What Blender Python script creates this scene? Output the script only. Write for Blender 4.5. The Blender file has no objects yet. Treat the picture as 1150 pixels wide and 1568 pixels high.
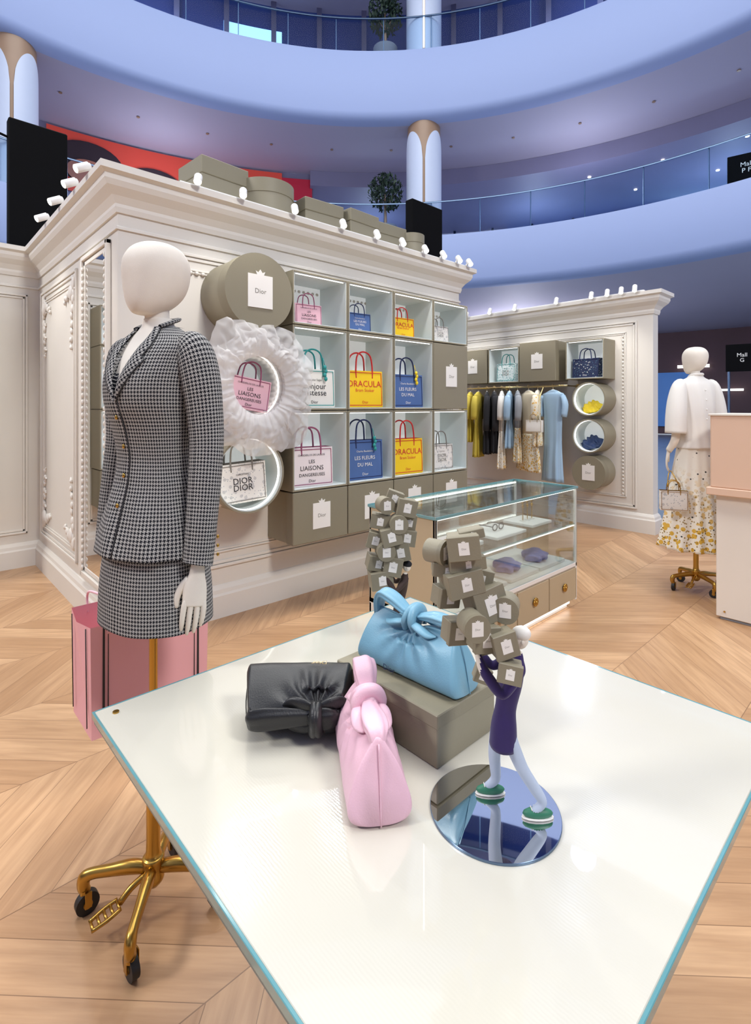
import bpy, math, random
from math import sin, cos, pi, radians, copysign, sqrt, atan2, exp
from mathutils import Vector, Matrix, noise
random.seed(7)
RT = Vector((.732, -.681, 0)); FW = Vector((.681, .732, 0))
CAMROT = Matrix.Rotation(radians(-42.93), 4, 'Z')
I4 = Matrix.Identity(4)
def Tr(x, y, z): return Matrix.Translation((x, y, z))
def Rz(d): return Matrix.Rotation(radians(d), 4, 'Z')
def Rx(d): return Matrix.Rotation(radians(d), 4, 'X')
def Ry(d): return Matrix.Rotation(radians(d), 4, 'Y')
def Sc(x, y, z): return Matrix.Diagonal((x, y, z, 1))
def lin(c):
    r = []
    for v in c:
        v /= 255.0
        r.append(v/12.92 if v <= .04045 else ((v+.055)/1.055)**2.4)
    return (r[0], r[1], r[2], 1)

# ------------------------------------------------------------------ materials
class NT:
    def __init__(s, name):
        s.m = bpy.data.materials.new(name); s.m.use_nodes = True
        s.t = s.m.node_tree; s.n = s.t.nodes; s.l = s.t.links
        s.b = s.n['Principled BSDF']
    def mt(s, op, a, b=None, c=None):
        nd = s.n.new('ShaderNodeMath'); nd.operation = op
        for i, v in enumerate((a, b, c)):
            if v is None: continue
            if isinstance(v, (int, float)): nd.inputs[i].default_value = v
            else: s.l.new(v, nd.inputs[i])
        return nd.outputs[0]
    def mix(s, f, a, b):
        nd = s.n.new('ShaderNodeMix'); nd.data_type = 'RGBA'
        for k, v in ((0, f), (6, a), (7, b)):
            if isinstance(v, (int, float, tuple)): nd.inputs[k].default_value = v
            else: s.l.new(v, nd.inputs[k])
        return nd.outputs[2]
    def comb(s, x, y, z):
        nd = s.n.new('ShaderNodeCombineXYZ')
        for i, v in enumerate((x, y, z)):
            if isinstance(v, (int, float)): nd.inputs[i].default_value = v
            else: s.l.new(v, nd.inputs[i])
        return nd.outputs[0]
    def noise(s, vec, scale, detail=3):
        nd = s.n.new('ShaderNodeTexNoise'); nd.inputs['Scale'].default_value = scale
        nd.inputs['Detail'].default_value = detail
        if vec is not None: s.l.new(vec, nd.inputs['Vector'])
        return nd.outputs[0]
    def bump(s, h, st, dist=.002):
        nd = s.n.new('ShaderNodeBump'); nd.inputs['Strength'].default_value = st
        nd.inputs['Distance'].default_value = dist
        s.l.new(h, nd.inputs['Height']); s.l.new(nd.outputs[0], s.b.inputs['Normal'])
    def obj(s):
        nd = s.n.new('ShaderNodeTexCoord'); return nd.outputs['Object']

def M(name, col, rough=.5, metal=0, emit=0, coat=0, var=.04, vs=6, bump=0, bs=200, sheen=0, ecol=None, spec=.5):
    t = NT(name); b = t.b
    c = lin(col)
    b.inputs['Roughness'].default_value = rough
    b.inputs['Metallic'].default_value = metal
    b.inputs['Coat Weight'].default_value = coat
    b.inputs['Coat Roughness'].default_value = .05
    b.inputs['Sheen Weight'].default_value = sheen
    b.inputs['Specular IOR Level'].default_value = spec
    o = t.obj()
    if var:
        nz = t.noise(o, vs)
        d = tuple(max(0, x*(1-var)) for x in c[:3])+(1,)
        u = tuple(min(1, x*(1+var)) for x in c[:3])+(1,)
        t.l.new(t.mix(nz, d, u), b.inputs['Base Color'])
    else: b.inputs['Base Color'].default_value = c
    if emit:
        b.inputs['Emission Color'].default_value = lin(ecol or col)
        b.inputs['Emission Strength'].default_value = emit
    if bump: t.bump(t.noise(o, bs), bump)
    return t.m

def make_floor():
    t = NT('oak_chevron_parquet'); b = t.b
    g = t.n.new('ShaderNodeNewGeometry'); sp = t.n.new('ShaderNodeSeparateXYZ')
    t.l.new(g.outputs['Position'], sp.inputs[0])
    X, Y = sp.outputs[0], sp.outputs[1]
    w = .59
    y0 = t.mt('ADD', Y, 59-1.80)
    pp = t.mt('PINGPONG', y0, w)
    v = t.mt('ADD', t.mt('SUBTRACT', X, pp), 50)
    q = t.mt('DIVIDE', v, .19)
    bi = t.mt('FLOOR', q); fr = t.mt('FRACT', q)
    s_ = t.mt('DIVIDE', y0, w); si = t.mt('FLOOR', s_); sf = t.mt('FRACT', s_)
    wn = t.n.new('ShaderNodeTexWhiteNoise'); wn.noise_dimensions = '2D'
    t.l.new(t.comb(bi, si, 0), wn.inputs['Vector'])
    rnd = wn.outputs[0]
    al = t.mt('ADD', X, pp)
    vec = t.comb(t.mt('MULTIPLY', al, 1.6), t.mt('MULTIPLY', v, 16), t.mt('MULTIPLY', rnd, 30))
    n1 = t.noise(vec, 1.6, 6)
    vec2 = t.comb(t.mt('MULTIPLY', al, 3), t.mt('MULTIPLY', v, 110), t.mt('MULTIPLY', rnd, 9))
    n2 = t.noise(vec2, 1, 3)
    base = t.mix(rnd, lin((206, 166, 126)), lin((168, 126, 88)))
    n1c = t.mt('MULTIPLY', t.mt('SUBTRACT', n1, .34), 3.0)
    c = t.mix(t.mt('MULTIPLY', n1c, .55), base, lin((140, 100, 66)))
    c = t.mix(t.mt('MULTIPLY', n2, .3), c, lin((214, 180, 142)))
    e1 = t.mt('LESS_THAN', fr, .018); e2 = t.mt('LESS_THAN', sf, .006)
    ed = t.mt('MAXIMUM', e1, e2)
    c = t.mix(t.mt('MULTIPLY', ed, .65), c, lin((96, 64, 40)))
    t.l.new(c, b.inputs['Base Color'])
    b.inputs['Roughness'].default_value = .34
    t.bump(n2, .08)
    return t.m

def make_hound():
    t = NT('houndstooth_tweed'); b = t.b
    uv = t.n.new('ShaderNodeUVMap'); sp = t.n.new('ShaderNodeSeparateXYZ')
    t.l.new(uv.outputs[0], sp.inputs[0])
    s = .00125
    a = t.mt('FLOOR', t.mt('DIVIDE', t.mt('ADD', sp.outputs[0], 5.28), s))
    c = t.mt('FLOOR', t.mt('DIVIDE', t.mt('ADD', sp.outputs[1], 5.28), s))
    wa = t.mt('LESS_THAN', t.mt('MODULO', a, 8), 4)
    we = t.mt('LESS_THAN', t.mt('MODULO', c, 8), 4)
    se = t.mt('LESS_THAN', t.mt('MODULO', t.mt('ADD', a, c), 4), 2)
    f = t.mt('ADD', t.mt('MULTIPLY', se, wa), t.mt('MULTIPLY', t.mt('SUBTRACT', 1, se), we))
    col = t.mix(f, lin((174, 172, 168)), lin((20, 22, 30)))
    t.l.new(col, b.inputs['Base Color'])
    b.inputs['Roughness'].default_value = .95
    b.inputs['Specular IOR Level'].default_value = .2
    t.bump(t.noise(t.obj(), 600), .3)
    return t.m

def make_floral(name, basec, dots, scale=22, zgrad=None):
    t = NT(name); b = t.b
    o = t.obj()
    def dotmask(sc, th, off):
        v = t.n.new('ShaderNodeTexVoronoi'); v.inputs['Scale'].default_value = sc
        mp = t.n.new('ShaderNodeMapping'); mp.inputs['Location'].default_value = (off, off*2, off*3)
        t.l.new(o, mp.inputs[0]); t.l.new(mp.outputs[0], v.inputs['Vector'])
        return t.mt('LESS_THAN', v.outputs['Distance'], th)
    c = lin(basec)
    if zgrad:
        g = t.n.new('ShaderNodeNewGeometry'); sp = t.n.new('ShaderNodeSeparateXYZ')
        t.l.new(g.outputs['Position'], sp.inputs[0])
        mr = t.n.new('ShaderNodeMapRange')
        t.l.new(sp.outputs[2], mr.inputs[0]); mr.inputs[1].default_value = zgrad[0]; mr.inputs[2].default_value = zgrad[1]
        fac = mr.outputs[0]
    else: fac = None
    for k, (dc, sc, th) in enumerate(dots):
        m = dotmask(sc, th, k*1.7)
        if fac is not None and k > 0: m = t.mt('MULTIPLY', m, fac)
        c = t.mix(m, c, lin(dc))
    t.l.new(c, b.inputs['Base Color']); b.inputs['Roughness'].default_value = .8
    return t.m

def make_glass(name, tint, rf=.5):
    t = NT(name); t.n.remove(t.b)
    out = t.n['Material Output']
    tr = t.n.new('ShaderNodeBsdfTransparent'); tr.inputs[0].default_value = tint
    gl = t.n.new('ShaderNodeBsdfGlossy'); gl.inputs['Roughness'].default_value = .02
    fr = t.n.new('ShaderNodeFresnel'); fr.inputs[0].default_value = 1.45
    mx = t.n.new('ShaderNodeMixShader')
    t.l.new(t.mt('MULTIPLY', fr.outputs[0], rf), mx.inputs[0])
    t.l.new(tr.outputs[0], mx.inputs[1]); t.l.new(gl.outputs[0], mx.inputs[2])
    t.l.new(mx.outputs[0], out.inputs[0])
    return t.m

def make_tulle():
    t = NT('white_tulle'); b = t.b
    out = t.n['Material Output']
    b.inputs['Base Color'].default_value = lin((240, 238, 236)); b.inputs['Roughness'].default_value = .8
    tr = t.n.new('ShaderNodeBsdfTransparent'); tl = t.n.new('ShaderNodeBsdfTranslucent')
    tl.inputs[0].default_value = (.9, .89, .88, 1)
    m1 = t.n.new('ShaderNodeMixShader'); m1.inputs[0].default_value = .4
    t.l.new(b.outputs[0], m1.inputs[1]); t.l.new(tl.outputs[0], m1.inputs[2])
    m2 = t.n.new('ShaderNodeMixShader'); m2.inputs[0].default_value = .36
    t.l.new(m1.outputs[0], m2.inputs[1]); t.l.new(tr.outputs[0], m2.inputs[2])
    t.l.new(m2.outputs[0], out.inputs[0])
    return t.m

def make_table():
    t = NT('cream_lacquer_top'); b = t.b
    o = t.obj()
    t.l.new(t.mix(t.noise(o, 3), lin((202, 198, 183)), lin((210, 206, 192))), b.inputs['Base Color'])
    b.inputs['Roughness'].default_value = .12
    b.inputs['Coat Weight'].default_value = 1; b.inputs['Coat Roughness'].default_value = .015
    b.inputs['Coat IOR'].default_value = 1.65
    wv = t.n.new('ShaderNodeTexWave'); wv.inputs['Scale'].default_value = 60; wv.inputs['Distortion'].default_value = 3
    t.l.new(o, wv.inputs[0])
    t.bump(wv.outputs[1], .07, .001)
    return t.m

WALL = M('cream_wall_paint', (220, 215, 205), .55, var=.015)
TRIM = M('cream_trim_paint', (224, 219, 209), .5, var=.01)
FLOOR = make_floor()
HOUND = make_hound()
TAUPE = M('taupe_cardboard', (144, 137, 116), .55, var=.03, bump=.15, bs=300)
TAUPED = M('taupe_cardboard_lid', (136, 129, 108), .55, var=.03, bump=.15, bs=300)
LINING = M('pale_grey_lining', (214, 222, 220), .5, var=.02)
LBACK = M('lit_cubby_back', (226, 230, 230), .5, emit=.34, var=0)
LED = M('led_strip', (255, 252, 245), .5, emit=3, var=0)
TAG = M('white_card_label', (236, 233, 226), .6, var=.01)
INK = M('grey_ink', (130, 126, 118), .6, var=0)
BLACK = M('black_ink', (35, 35, 38), .6, var=0)
NAVY = M('navy_ink', (28, 40, 84), .6, var=.05)
RED = M('red_ink', (206, 40, 40), .6, var=0)
PINKC = M('pink_canvas', (238, 190, 200), .7, var=.03, bump=.2, bs=500)
PINKW = M('pale_pink_canvas', (240, 228, 226), .7, var=.02)
PURP = M('plum_trim', (150, 80, 110), .6, var=0)
BLUEC = M('blue_canvas', (76, 106, 160), .7, var=.04, bump=.2, bs=500)
YELC = M('yellow_canvas', (246, 206, 24), .7, var=.03, bump=.2, bs=500)
WHITEC = M('ivory_canvas', (234, 231, 222), .7, var=.03, bump=.2, bs=500)
TEAL = M('teal_trim', (44, 150, 146), .6, var=0)
GREYTOILE = make_floral('toile_canvas', (230, 226, 218), [((196, 194, 190), 26, .3), ((176, 178, 180), 60, .22)])
NAVYTOILE = make_floral('navy_embroidered_canvas', (32, 42, 76), [((200, 200, 190), 34, .22), ((90, 140, 160), 60, .2)])
TEALTOILE = make_floral('teal_toile_canvas', (225, 236, 234), [((120, 180, 176), 40, .3), ((90, 150, 150), 70, .25)])
GOLD = M('brushed_gold', (190, 150, 74), .3, metal=1, var=.05)
BRASS = M('pale_brass', (222, 196, 140), .25, metal=1, var=.03)
RUBBER = M('black_rubber', (28, 28, 30), .5, var=0)
MANQ = M('ivory_mannequin_linen', (228, 220, 207), .8, var=.03, vs=40, bump=.25, bs=500)
BLOUSE = M('ivory_silk', (228, 221, 208), .6, var=.02)
WSHIRT = M('white_cotton', (230, 226, 218), .85, var=.02, bump=.3, bs=60)
WHITE = M('white_lacquer', (234, 232, 226), .35, var=0)
LIGHTW = M('spotlight_body_white', (232, 230, 226), .4, var=0)
BULB = M('spotlight_lens', (255, 250, 235), .3, emit=14, var=0)
DOWNL = M('corridor_downlight', (255, 250, 245), .3, emit=3, var=0)
MIRROR = M('silver_mirror', (230, 230, 230), .02, metal=1, var=0)
SCREEN = M('black_screen', (8, 8, 10), .8, var=0, spec=.1)
TABLE = make_table()
TGLASS = M('teal_glass_edge', (96, 150, 156), .12, coat=1, var=.2, vs=9)
TGLASSD = M('teal_glass_underside', (104, 122, 122), .3, var=.1, vs=12)
PBLACK = M('black_leather', (32, 32, 33), .4, var=.05, bump=.25, bs=350)
PPINK = M('pink_leather', (232, 188, 202), .42, var=.02, bump=.2, bs=350)
PBLUE = M('sky_blue_leather', (118, 166, 188), .4, var=.02, bump=.2, bs=350)
GLASS = make_glass('clear_glass', (.95, .98, .975, 1), .5)
GLASSB = make_glass('balcony_glass', (.78, .88, .96, 1), .12)
TULLE = make_tulle()
LAV = M('fascia_baked_blue_light', (148, 164, 204), .6, var=.02, vs=.3)  # blue atrium lighting is baked into this base colour
LAVS = M('atrium_soffit_lavender', (172, 168, 186), .7, var=.03, vs=.3)
LAVD = M('upper_corridor_violet', (124, 122, 150), .6, var=.15, vs=.4)
NAVYW = M('storefront_navy', (44, 62, 120), .4, var=.3, vs=.5, emit=.12)
BLUEW = M('storefront_blue', (60, 112, 180), .4, emit=.35, var=.4, vs=.5)
CYANE = M('storefront_cyan_light', (170, 220, 250), .4, emit=1.2, var=0)
REDB = M('billboard_red', (206, 70, 54), .5, emit=.14, var=.1, vs=.3)
HAIRB = M('billboard_print_dark', (46, 30, 38), .5, var=0)
SKINB = M('billboard_print_face', (176, 116, 96), .5, var=0)
CRIM = M('billboard_crimson', (180, 24, 54), .5, emit=.1, var=0)
COLW = M('column_white', (194, 204, 224), .4, var=.02)
COLT = M('column_tan', (150, 122, 98), .4, var=.05)
MALLF = M('mall_stone_floor', (140, 156, 172), .2, var=.06, vs=1)
DARKW = M('mall_dark_wall', (86, 60, 66), .5, var=.3, vs=.4)
METAL = M('railing_steel', (110, 130, 156), .35, metal=1, var=0)
LEAF = M('dark_foliage', (38, 58, 44), .7, var=.3, vs=8)
POT = M('grey_planter', (120, 124, 136), .6, var=.05)
PEACH = M('peach_lacquer', (218, 184, 158), .5, var=.02)
CREAMB = M('cream_panel', (222, 213, 200), .5, var=.02)
DRAWER = M('taupe_drawer_front', (186, 169, 138), .5, var=.04)
PURPJ = M('purple_velvet', (44, 27, 86), .9, var=.1, vs=60, sheen=.15)
TROU = M('pale_blue_trouser', (182, 194, 212), .7, var=.05, vs=40)
GREENS = M('green_shoe', (52, 120, 92), .5, var=.1, vs=60)
BROWNJ = M('dark_brown_cloth', (62, 46, 40), .8, var=.1)
LILAC = M('lilac_silk', (140, 140, 196), .5, var=.15, vs=25)
NAVYS = M('navy_silk', (44, 66, 110), .5, var=.2, vs=25)
YELS = M('yellow_silk', (240, 210, 40), .5, var=.15, vs=25)
PINKP = M('pink_paper', (240, 178, 182), .6, var=.02)
SKIRTF = make_floral('floral_skirt_print', (236, 230, 216), [((60, 60, 58), 22, .15), ((216, 172, 64), 24, .40), ((150, 120, 50), 44, .28)], zgrad=(1.0, .5))
DRESSF = make_floral('floral_dress_print', (234, 226, 204), [((222, 176, 90), 26, .3), ((214, 170, 50), 30, .38), ((90, 110, 70), 50, .25)], zgrad=(1.5, .6))
GBLACK = M('black_wool', (34, 34, 38), .9, var=.1)
GBLUE = M('pale_blue_cotton', (160, 190, 214), .8, var=.05)
GYEL = M('mustard_cotton', (200, 180, 70), .8, var=.05)
GCREAM = M('cream_cotton', (230, 218, 190), .8, var=.04)
GREY = M('grey_cotton', (150, 154, 160), .8, var=.04)

# ------------------------------------------------------------------ mesh builder
_bx = {}
def bevbox(sx, sy, sz, bv, seg=2):
    key = (round(sx, 5), round(sy, 5), round(sz, 5), bv, seg)
    if key in _bx: return _bx[key]
    import bmesh
    bm = bmesh.new(); bmesh.ops.create_cube(bm, size=1)
    for v in bm.verts: v.co = Vector((v.co.x*sx, v.co.y*sy, v.co.z*sz))
    if bv > 0:
        bmesh.ops.bevel(bm, geom=bm.edges[:], offset=bv, segments=seg, affect='EDGES', profile=.5)
    bm.verts.ensure_lookup_table()
    r = ([v.co.copy() for v in bm.verts], [[v.index for v in f.verts] for f in bm.faces])
    bm.free(); _bx[key] = r
    return r

def cr(P, sub):
    out = []
    n = len(P)
    for i in range(n-1):
        p0 = P[max(i-1, 0)]; p1 = P[i]; p2 = P[i+1]; p3 = P[min(i+2, n-1)]
        for k in range(sub):
            t = k/sub
            out.append(tuple(.5*((2*b)+(-a+c)*t+(2*a-5*b+4*c-d)*t*t+(-a+3*b-3*c+d)*t**3) for a, b, c, d in zip(p0, p1, p2, p3)))
    out.append(tuple(P[-1]))
    return out

def ring(cx, cy, cz, rx, ry, n=32, p=2.0, mod=None):
    pts = []
    for i in range(n):
        a = 2*pi*i/n; ca, sa = cos(a), sin(a)
        k = mod(a) if mod else 1
        pts.append(Vector((cx+k*rx*copysign(abs(ca)**(2/p), ca), cy+k*ry*copysign(abs(sa)**(2/p), sa), cz)))
    return pts

class MB:
    def __init__(s, T=None):
        s.v = []; s.f = []; s.m = []; s.sm = []; s.uv = []; s.mats = []; s.T = T or I4
    def mi(s, mat):
        if mat not in s.mats: s.mats.append(mat)
        return s.mats.index(mat)
    def add(s, vs, fs, mat, smooth=False, fuv=None, X=None):
        T = s.T @ X if X is not None else s.T
        o = len(s.v); k = s.mi(mat)
        s.v += [tuple(T @ Vector(p)) for p in vs]
        for i, f in enumerate(fs):
            s.f.append([o+j for j in f]); s.m.append(k); s.sm.append(smooth)
            if fuv: s.uv += fuv[i]
            else:
                for j in f:
                    p = vs[j]; s.uv.append((p[0]+p[1], p[2]))
    def box(s, c, d, mat, bv=.002, X=None, seg=1):
        vs, fs = bevbox(d[0], d[1], d[2], min(bv, min(d)*.3), seg)
        XX = Tr(*c); XX = X @ XX if X is not None else XX
        s.add(vs, fs, mat, False, None, XX)
    def bb(s, x0, x1, y0, y1, z0, z1, mat, bv=.002):
        s.box(((x0+x1)/2, (y0+y1)/2, (z0+z1)/2), (abs(x1-x0), abs(y1-y0), abs(z1-z0)), mat, bv)
    def loft(s, rings, mat, c0=True, c1=True, smooth=True, X=None):
        n = len(rings[0]); vs = [p for r in rings for p in r]; fs = []; fuv = []
        per = 0
        mid = rings[len(rings)//2]
        for i in range(n): per += (mid[i]-mid[(i+1) % n]).length
        cum = [0]
        for k in range(1, len(rings)):
            a = sum(rings[k-1], Vector())/n; b = sum(rings[k], Vector())/n
            cum.append(cum[-1]+max((a-b).length, 1e-5))
        for k in range(len(rings)-1):
            for i in range(n):
                j = (i+1) % n
                fs.append([k*n+i, k*n+j, (k+1)*n+j, (k+1)*n+i])
                u0 = per*i/n; u1 = per*(i+1)/n
                fuv.append([(u0, cum[k]), (u1, cum[k]), (u1, cum[k+1]), (u0, cum[k+1])])
        if c0: fs.append(list(range(n))[::-1]); fuv.append([(0, 0)]*n)
        if c1: fs.append([(len(rings)-1)*n+i for i in range(n)]); fuv.append([(0, 0)]*n)
        s.add(vs, fs, mat, smooth, fuv, X)
    def zloft(s, secs, mat, n=32, p=2.0, sub=4, mod=None, X=None, c0=True, c1=True):
        S = cr(secs, sub)
        rings = [ring(q[1], q[2], q[0], max(q[3], 1e-4), max(q[4], 1e-4), n, p, (lambda a, z=q[0]: mod(a, z)) if mod else None) for q in S]
        s.loft(rings, mat, c0, c1, True, X)
    def tube(s, pts, rads, mat, n=10, sub=4, X=None, flat=1.0, closed=False):
        if not isinstance(rads, (list, tuple)): rads = [rads]*len(pts)
        Q = [tuple(p)+(r,) for p, r in zip(pts, rads)]
        if sub > 1 and len(Q) > 2: Q = cr(Q, sub)
        P = [Vector(q[:3]) for q in Q]; rr = [max(q[3], 1e-4) for q in Q]
        rings = []; nrm = None
        for i in range(len(P)):
            t = (P[min(i+1, len(P)-1)]-P[max(i-1, 0)]).normalized()
            if nrm is None:
                a = Vector((0, 0, 1)) if abs(t.z) < .9 else Vector((1, 0, 0))
                nrm = t.cross(a).normalized()
            else:
                nrm = (nrm-t*nrm.dot(t))
                if nrm.length < 1e-6: nrm = t.orthogonal()
                nrm.normalize()
            b = t.cross(nrm)
            rings.append([P[i]+nrm*(rr[i]*cos(2*pi*k/n))+b*(rr[i]*flat*sin(2*pi*k/n)) for k in range(n)])
        s.loft(rings, mat, True, True, True, X)
    def cyl(s, p0, p1, r, mat, n=32, r2=None, X=None, bv=.0):
        p0 = Vector(p0); p1 = Vector(p1); t = (p1-p0).normalized()
        nr = t.orthogonal().normalized(); b = t.cross(nr)
        r2 = r if r2 is None else r2
        vs = []
        for P, q in ((p0, r), (p1, r2)):
            vs += [P+nr*(q*cos(2*pi*k/n))+b*(q*sin(2*pi*k/n)) for k in range(n)]
        side = [[i, (i+1) % n, n+(i+1) % n, n+i] for i in range(n)]
        s.add(vs, side, mat, True, None, X)
        s.add(vs, [list(range(n))[::-1], [n+i for i in range(n)]], mat, False, None, X)
    def pipe(s, p0, p1, ro, ri, mat, mati=None, n=40, X=None):
        p0 = Vector(p0); p1 = Vector(p1); t = (p1-p0).normalized()
        nr = t.orthogonal().normalized(); b = t.cross(nr)
        def rg(P, q): return [P+nr*(q*cos(2*pi*k/n))+b*(q*sin(2*pi*k/n)) for k in range(n)]
        A, B, C, D = rg(p0, ro), rg(p1, ro), rg(p0, ri), rg(p1, ri)
        def q(P, Q, m, sm=True): s.add(P+Q, [[i, (i+1) % n, n+(i+1) % n, n+i] for i in range(n)], m, sm, None, X)
        q(A, B, mat); q(D, C, mati or mat); q(A, C, mat, False); q(B, D, mat, False)
    def ell(s, c, r, mat, n=16, X=None, disp=None):
        rings = []
        m = max(6, n//2)
        for k in range(m+1):
            ph = -pi/2+pi*k/m
            cc = max(cos(ph), .01)
            rg = [Vector((r[0]*cc*cos(2*pi*i/n), r[1]*cc*sin(2*pi*i/n), r[2]*sin(ph))) for i in range(n)]
            if disp: rg = [disp(p) for p in rg]
            rings.append([p+Vector(c) for p in rg])
        s.loft(rings, mat, True, True, True, X)
    def poly(s, pts, depth, mat, X=None):
        n = len(pts)
        vs = [Vector((p[0], 0, p[1])) for p in pts]+[Vector((p[0], depth, p[1])) for p in pts]
        fs = [list(range(n)), [n+i for i in range(n)][::-1]]+[[i, n+i, n+(i+1) % n, (i+1) % n] for i in range(n)]
        s.add(vs, fs, mat, False, None, X)
    def text(s, body, size, mat, X, spacing=1.0):
        cu = bpy.data.curves.new('txt', 'FONT'); cu.body = body; cu.size = size
        cu.align_x = 'CENTER'; cu.align_y = 'CENTER'; cu.resolution_u = 2; cu.space_line = .95
        ob = bpy.data.objects.new('txt', cu); bpy.context.scene.collection.objects.link(ob)
        dg = bpy.context.evaluated_depsgraph_get(); ev = ob.evaluated_get(dg); me = ev.to_mesh()
        if me and len(me.vertices):
            s.add([v.co.copy() for v in me.vertices], [list(p.vertices) for p in me.polygons], mat, False, None, X @ Rx(90))
        ev.to_mesh_clear(); bpy.data.objects.remove(ob); bpy.data.curves.remove(cu)
    def skin(s, J, E, matfn, sub=2, X=None, root=0):
        names = list(J.keys()); idx = {k: i for i, k in enumerate(names)}
        me = bpy.data.meshes.new('sk'); me.from_pydata([J[k][0] for k in names], [(idx[a], idx[b]) for a, b in E], [])
        ob = bpy.data.objects.new('sk', me); bpy.context.scene.collection.objects.link(ob)
        ob.modifiers.new('skin', 'SKIN'); ss = ob.modifiers.new('sub', 'SUBSURF'); ss.levels = sub; ss.render_levels = sub
        for i, k in enumerate(names):
            d = me.skin_vertices[0].data[i]; r = J[k][1]
            d.radius = (r, r) if not isinstance(r, tuple) else r
            d.use_root = (i == root)
        dg = bpy.context.evaluated_depsgraph_get(); ev = ob.evaluated_get(dg); m2 = ev.to_mesh()
        groups = {}
        for p in m2.polygons: groups.setdefault(matfn(p.center), []).append(list(p.vertices))
        vs = [v.co.copy() for v in m2.vertices]
        T = s.T @ X if X is not None else s.T
        o = len(s.v); s.v += [tuple(T @ p) for p in vs]
        for mt_, fs in groups.items():
            k = s.mi(mt_)
            for f in fs:
                s.f.append([o+j for j in f]); s.m.append(k); s.sm.append(True); s.uv += [(vs[j].x, vs[j].z) for j in f]
        ev.to_mesh_clear(); bpy.data.objects.remove(ob); bpy.data.meshes.remove(me)
    def build(s, name, recalc=True):
        me = bpy.data.meshes.new(name); me.from_pydata(s.v, [], s.f)
        for m in s.mats: me.materials.append(m)
        me.polygons.foreach_set('material_index', s.m)
        me.polygons.foreach_set('use_smooth', s.sm)
        uvl = me.uv_layers.new(name='UVMap')
        flat = [c for uv in s.uv for c in uv]
        if len(flat) == 2*len(me.loops): uvl.data.foreach_set('uv', flat)
        if recalc:
            import bmesh
            bm = bmesh.new(); bm.from_mesh(me); bmesh.ops.recalc_face_normals(bm, faces=bm.faces[:]); bm.to_mesh(me); bm.free()
        me.update()
        ob = bpy.data.objects.new(name, me); bpy.context.scene.collection.objects.link(ob)
        return ob

def sweep(mb, path, prof, mat):
    pts = [Vector((p[0], p[1], 0)) for p, _ in path]
    nrm = [Vector((n[0], n[1], 0)) for _, n in path]
    rows = []
    for p, n in zip(pts, nrm):
        rows.append([p+n*o+Vector((0, 0, z)) for o, z in prof])
    k = len(prof); vs = [v for r in rows for v in r]; fs = []
    for i in range(len(rows)-1):
        for j in range(k):
            j2 = (j+1) % k
            fs.append([i*k+j, i*k+j2, (i+1)*k+j2, (i+1)*k+j])
    fs.append(list(range(k))); fs.append([(len(rows)-1)*k+j for j in range(k)][::-1])
    mb.add(vs, fs, mat)

def frame(mb, u0, u1, z0, z1, w, mat=None, wd=.035, d=.018):
    mat = mat or TRIM
    for k, (a, dd) in enumerate(((0, d), (wd*.72, d*.55))):
        ww = wd*.6
        mb.box(((u0+u1)/2, w-dd/2, z1-a-ww/2), (u1-u0-2*a, dd, ww), mat, .004, seg=2)
        mb.box(((u0+u1)/2, w-dd/2, z0+a+ww/2), (u1-u0-2*a, dd, ww), mat, .004, seg=2)
        mb.box((u0+a+ww/2, w-dd/2, (z0+z1)/2), (ww, dd, z1-z0-2*a), mat, .004, seg=2)
        mb.box((u1-a-ww/2, w-dd/2, (z0+z1)/2), (ww, dd, z1-z0-2*a), mat, .004, seg=2)

def leafscroll(mb, u, w, z, su, sz, sc=1.0):
    for k in range(9):
        t = k/8
        for (ax, az, br) in ((1, .25, 0), (.25, 1.2, 1)):
            x = u+su*ax*t*.17*sc+su*.01*sin(k*2); zz = z+sz*az*t*.26*sc+.012*sin(k*3+br)
            r = (.026-.016*t)*sc
            mb.ell((x, w-.008, zz), (r, .014, r*1.2), TRIM, 8)
            ang = 40+70*(k % 2)
            X = Tr(x, w-.006, zz) @ Ry(ang*(1 if br else -1)*su)
            mb.ell((0, 0, r*1.1), (r*.45, .01, r*1.3), TRIM, 6, X)
    mb.ell((u+su*.03*sc, w-.012, z+sz*.04*sc), (.035*sc, .02, .04*sc), TRIM, 10)

# ------------------------------------------------------------------ room shell
mb = MB()
mb.bb(-5, 6.5, -4, 6.6, -.06, 0, FLOOR, 0)
mb.build('floor')
def revolve(mb, prof, mat, n=144, a0=0, a1=360, smooth=True, C=(3.5, 3.98)):
    full = (a1-a0) >= 360
    cnt = n if full else n+1
    vs = []
    for i in range(cnt):
        a = radians(a0+(a1-a0)*i/n)
        d = RT*sin(a)+FW*cos(a)
        for r, z in prof: vs.append(Vector((C[0]+d.x*r, C[1]+d.y*r, z)))
    k = len(prof); fs = []
    for i in range(n):
        i2 = (i+1) % cnt
        for j in range(k-1): fs.append([i*k+j, i2*k+j, i2*k+j+1, i*k+j+1])
    mb.add(vs, fs, mat, smooth)
def cpos(R, phi, z=0):
    a = radians(phi); d = RT*sin(a)+FW*cos(a)
    return Vector((3.5+d.x*R, 3.98+d.y*R, z))
mb = MB(); revolve(mb, [(0.01, -.03), (30, -.03)], MALLF, 96); mb.build('floor_mall', False)
mb = MB()
revolve(mb, [(30, 5.3), (12.2, 5.3)], LAVS, smooth=False)
revolve(mb, [(12.2, 5.3), (11.95, 5.33), (11.82, 5.42), (11.78, 5.55), (11.78, 6.9), (11.84, 7.0)], LAV)
revolve(mb, [(11.84, 7.0), (24, 7.0)], LAVS, smooth=False)
mb.build('ceiling_ground_level', False)
mb = MB()
revolve(mb, [(16, 10.8), (12.2, 10.8)], LAVS, smooth=False)
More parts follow.
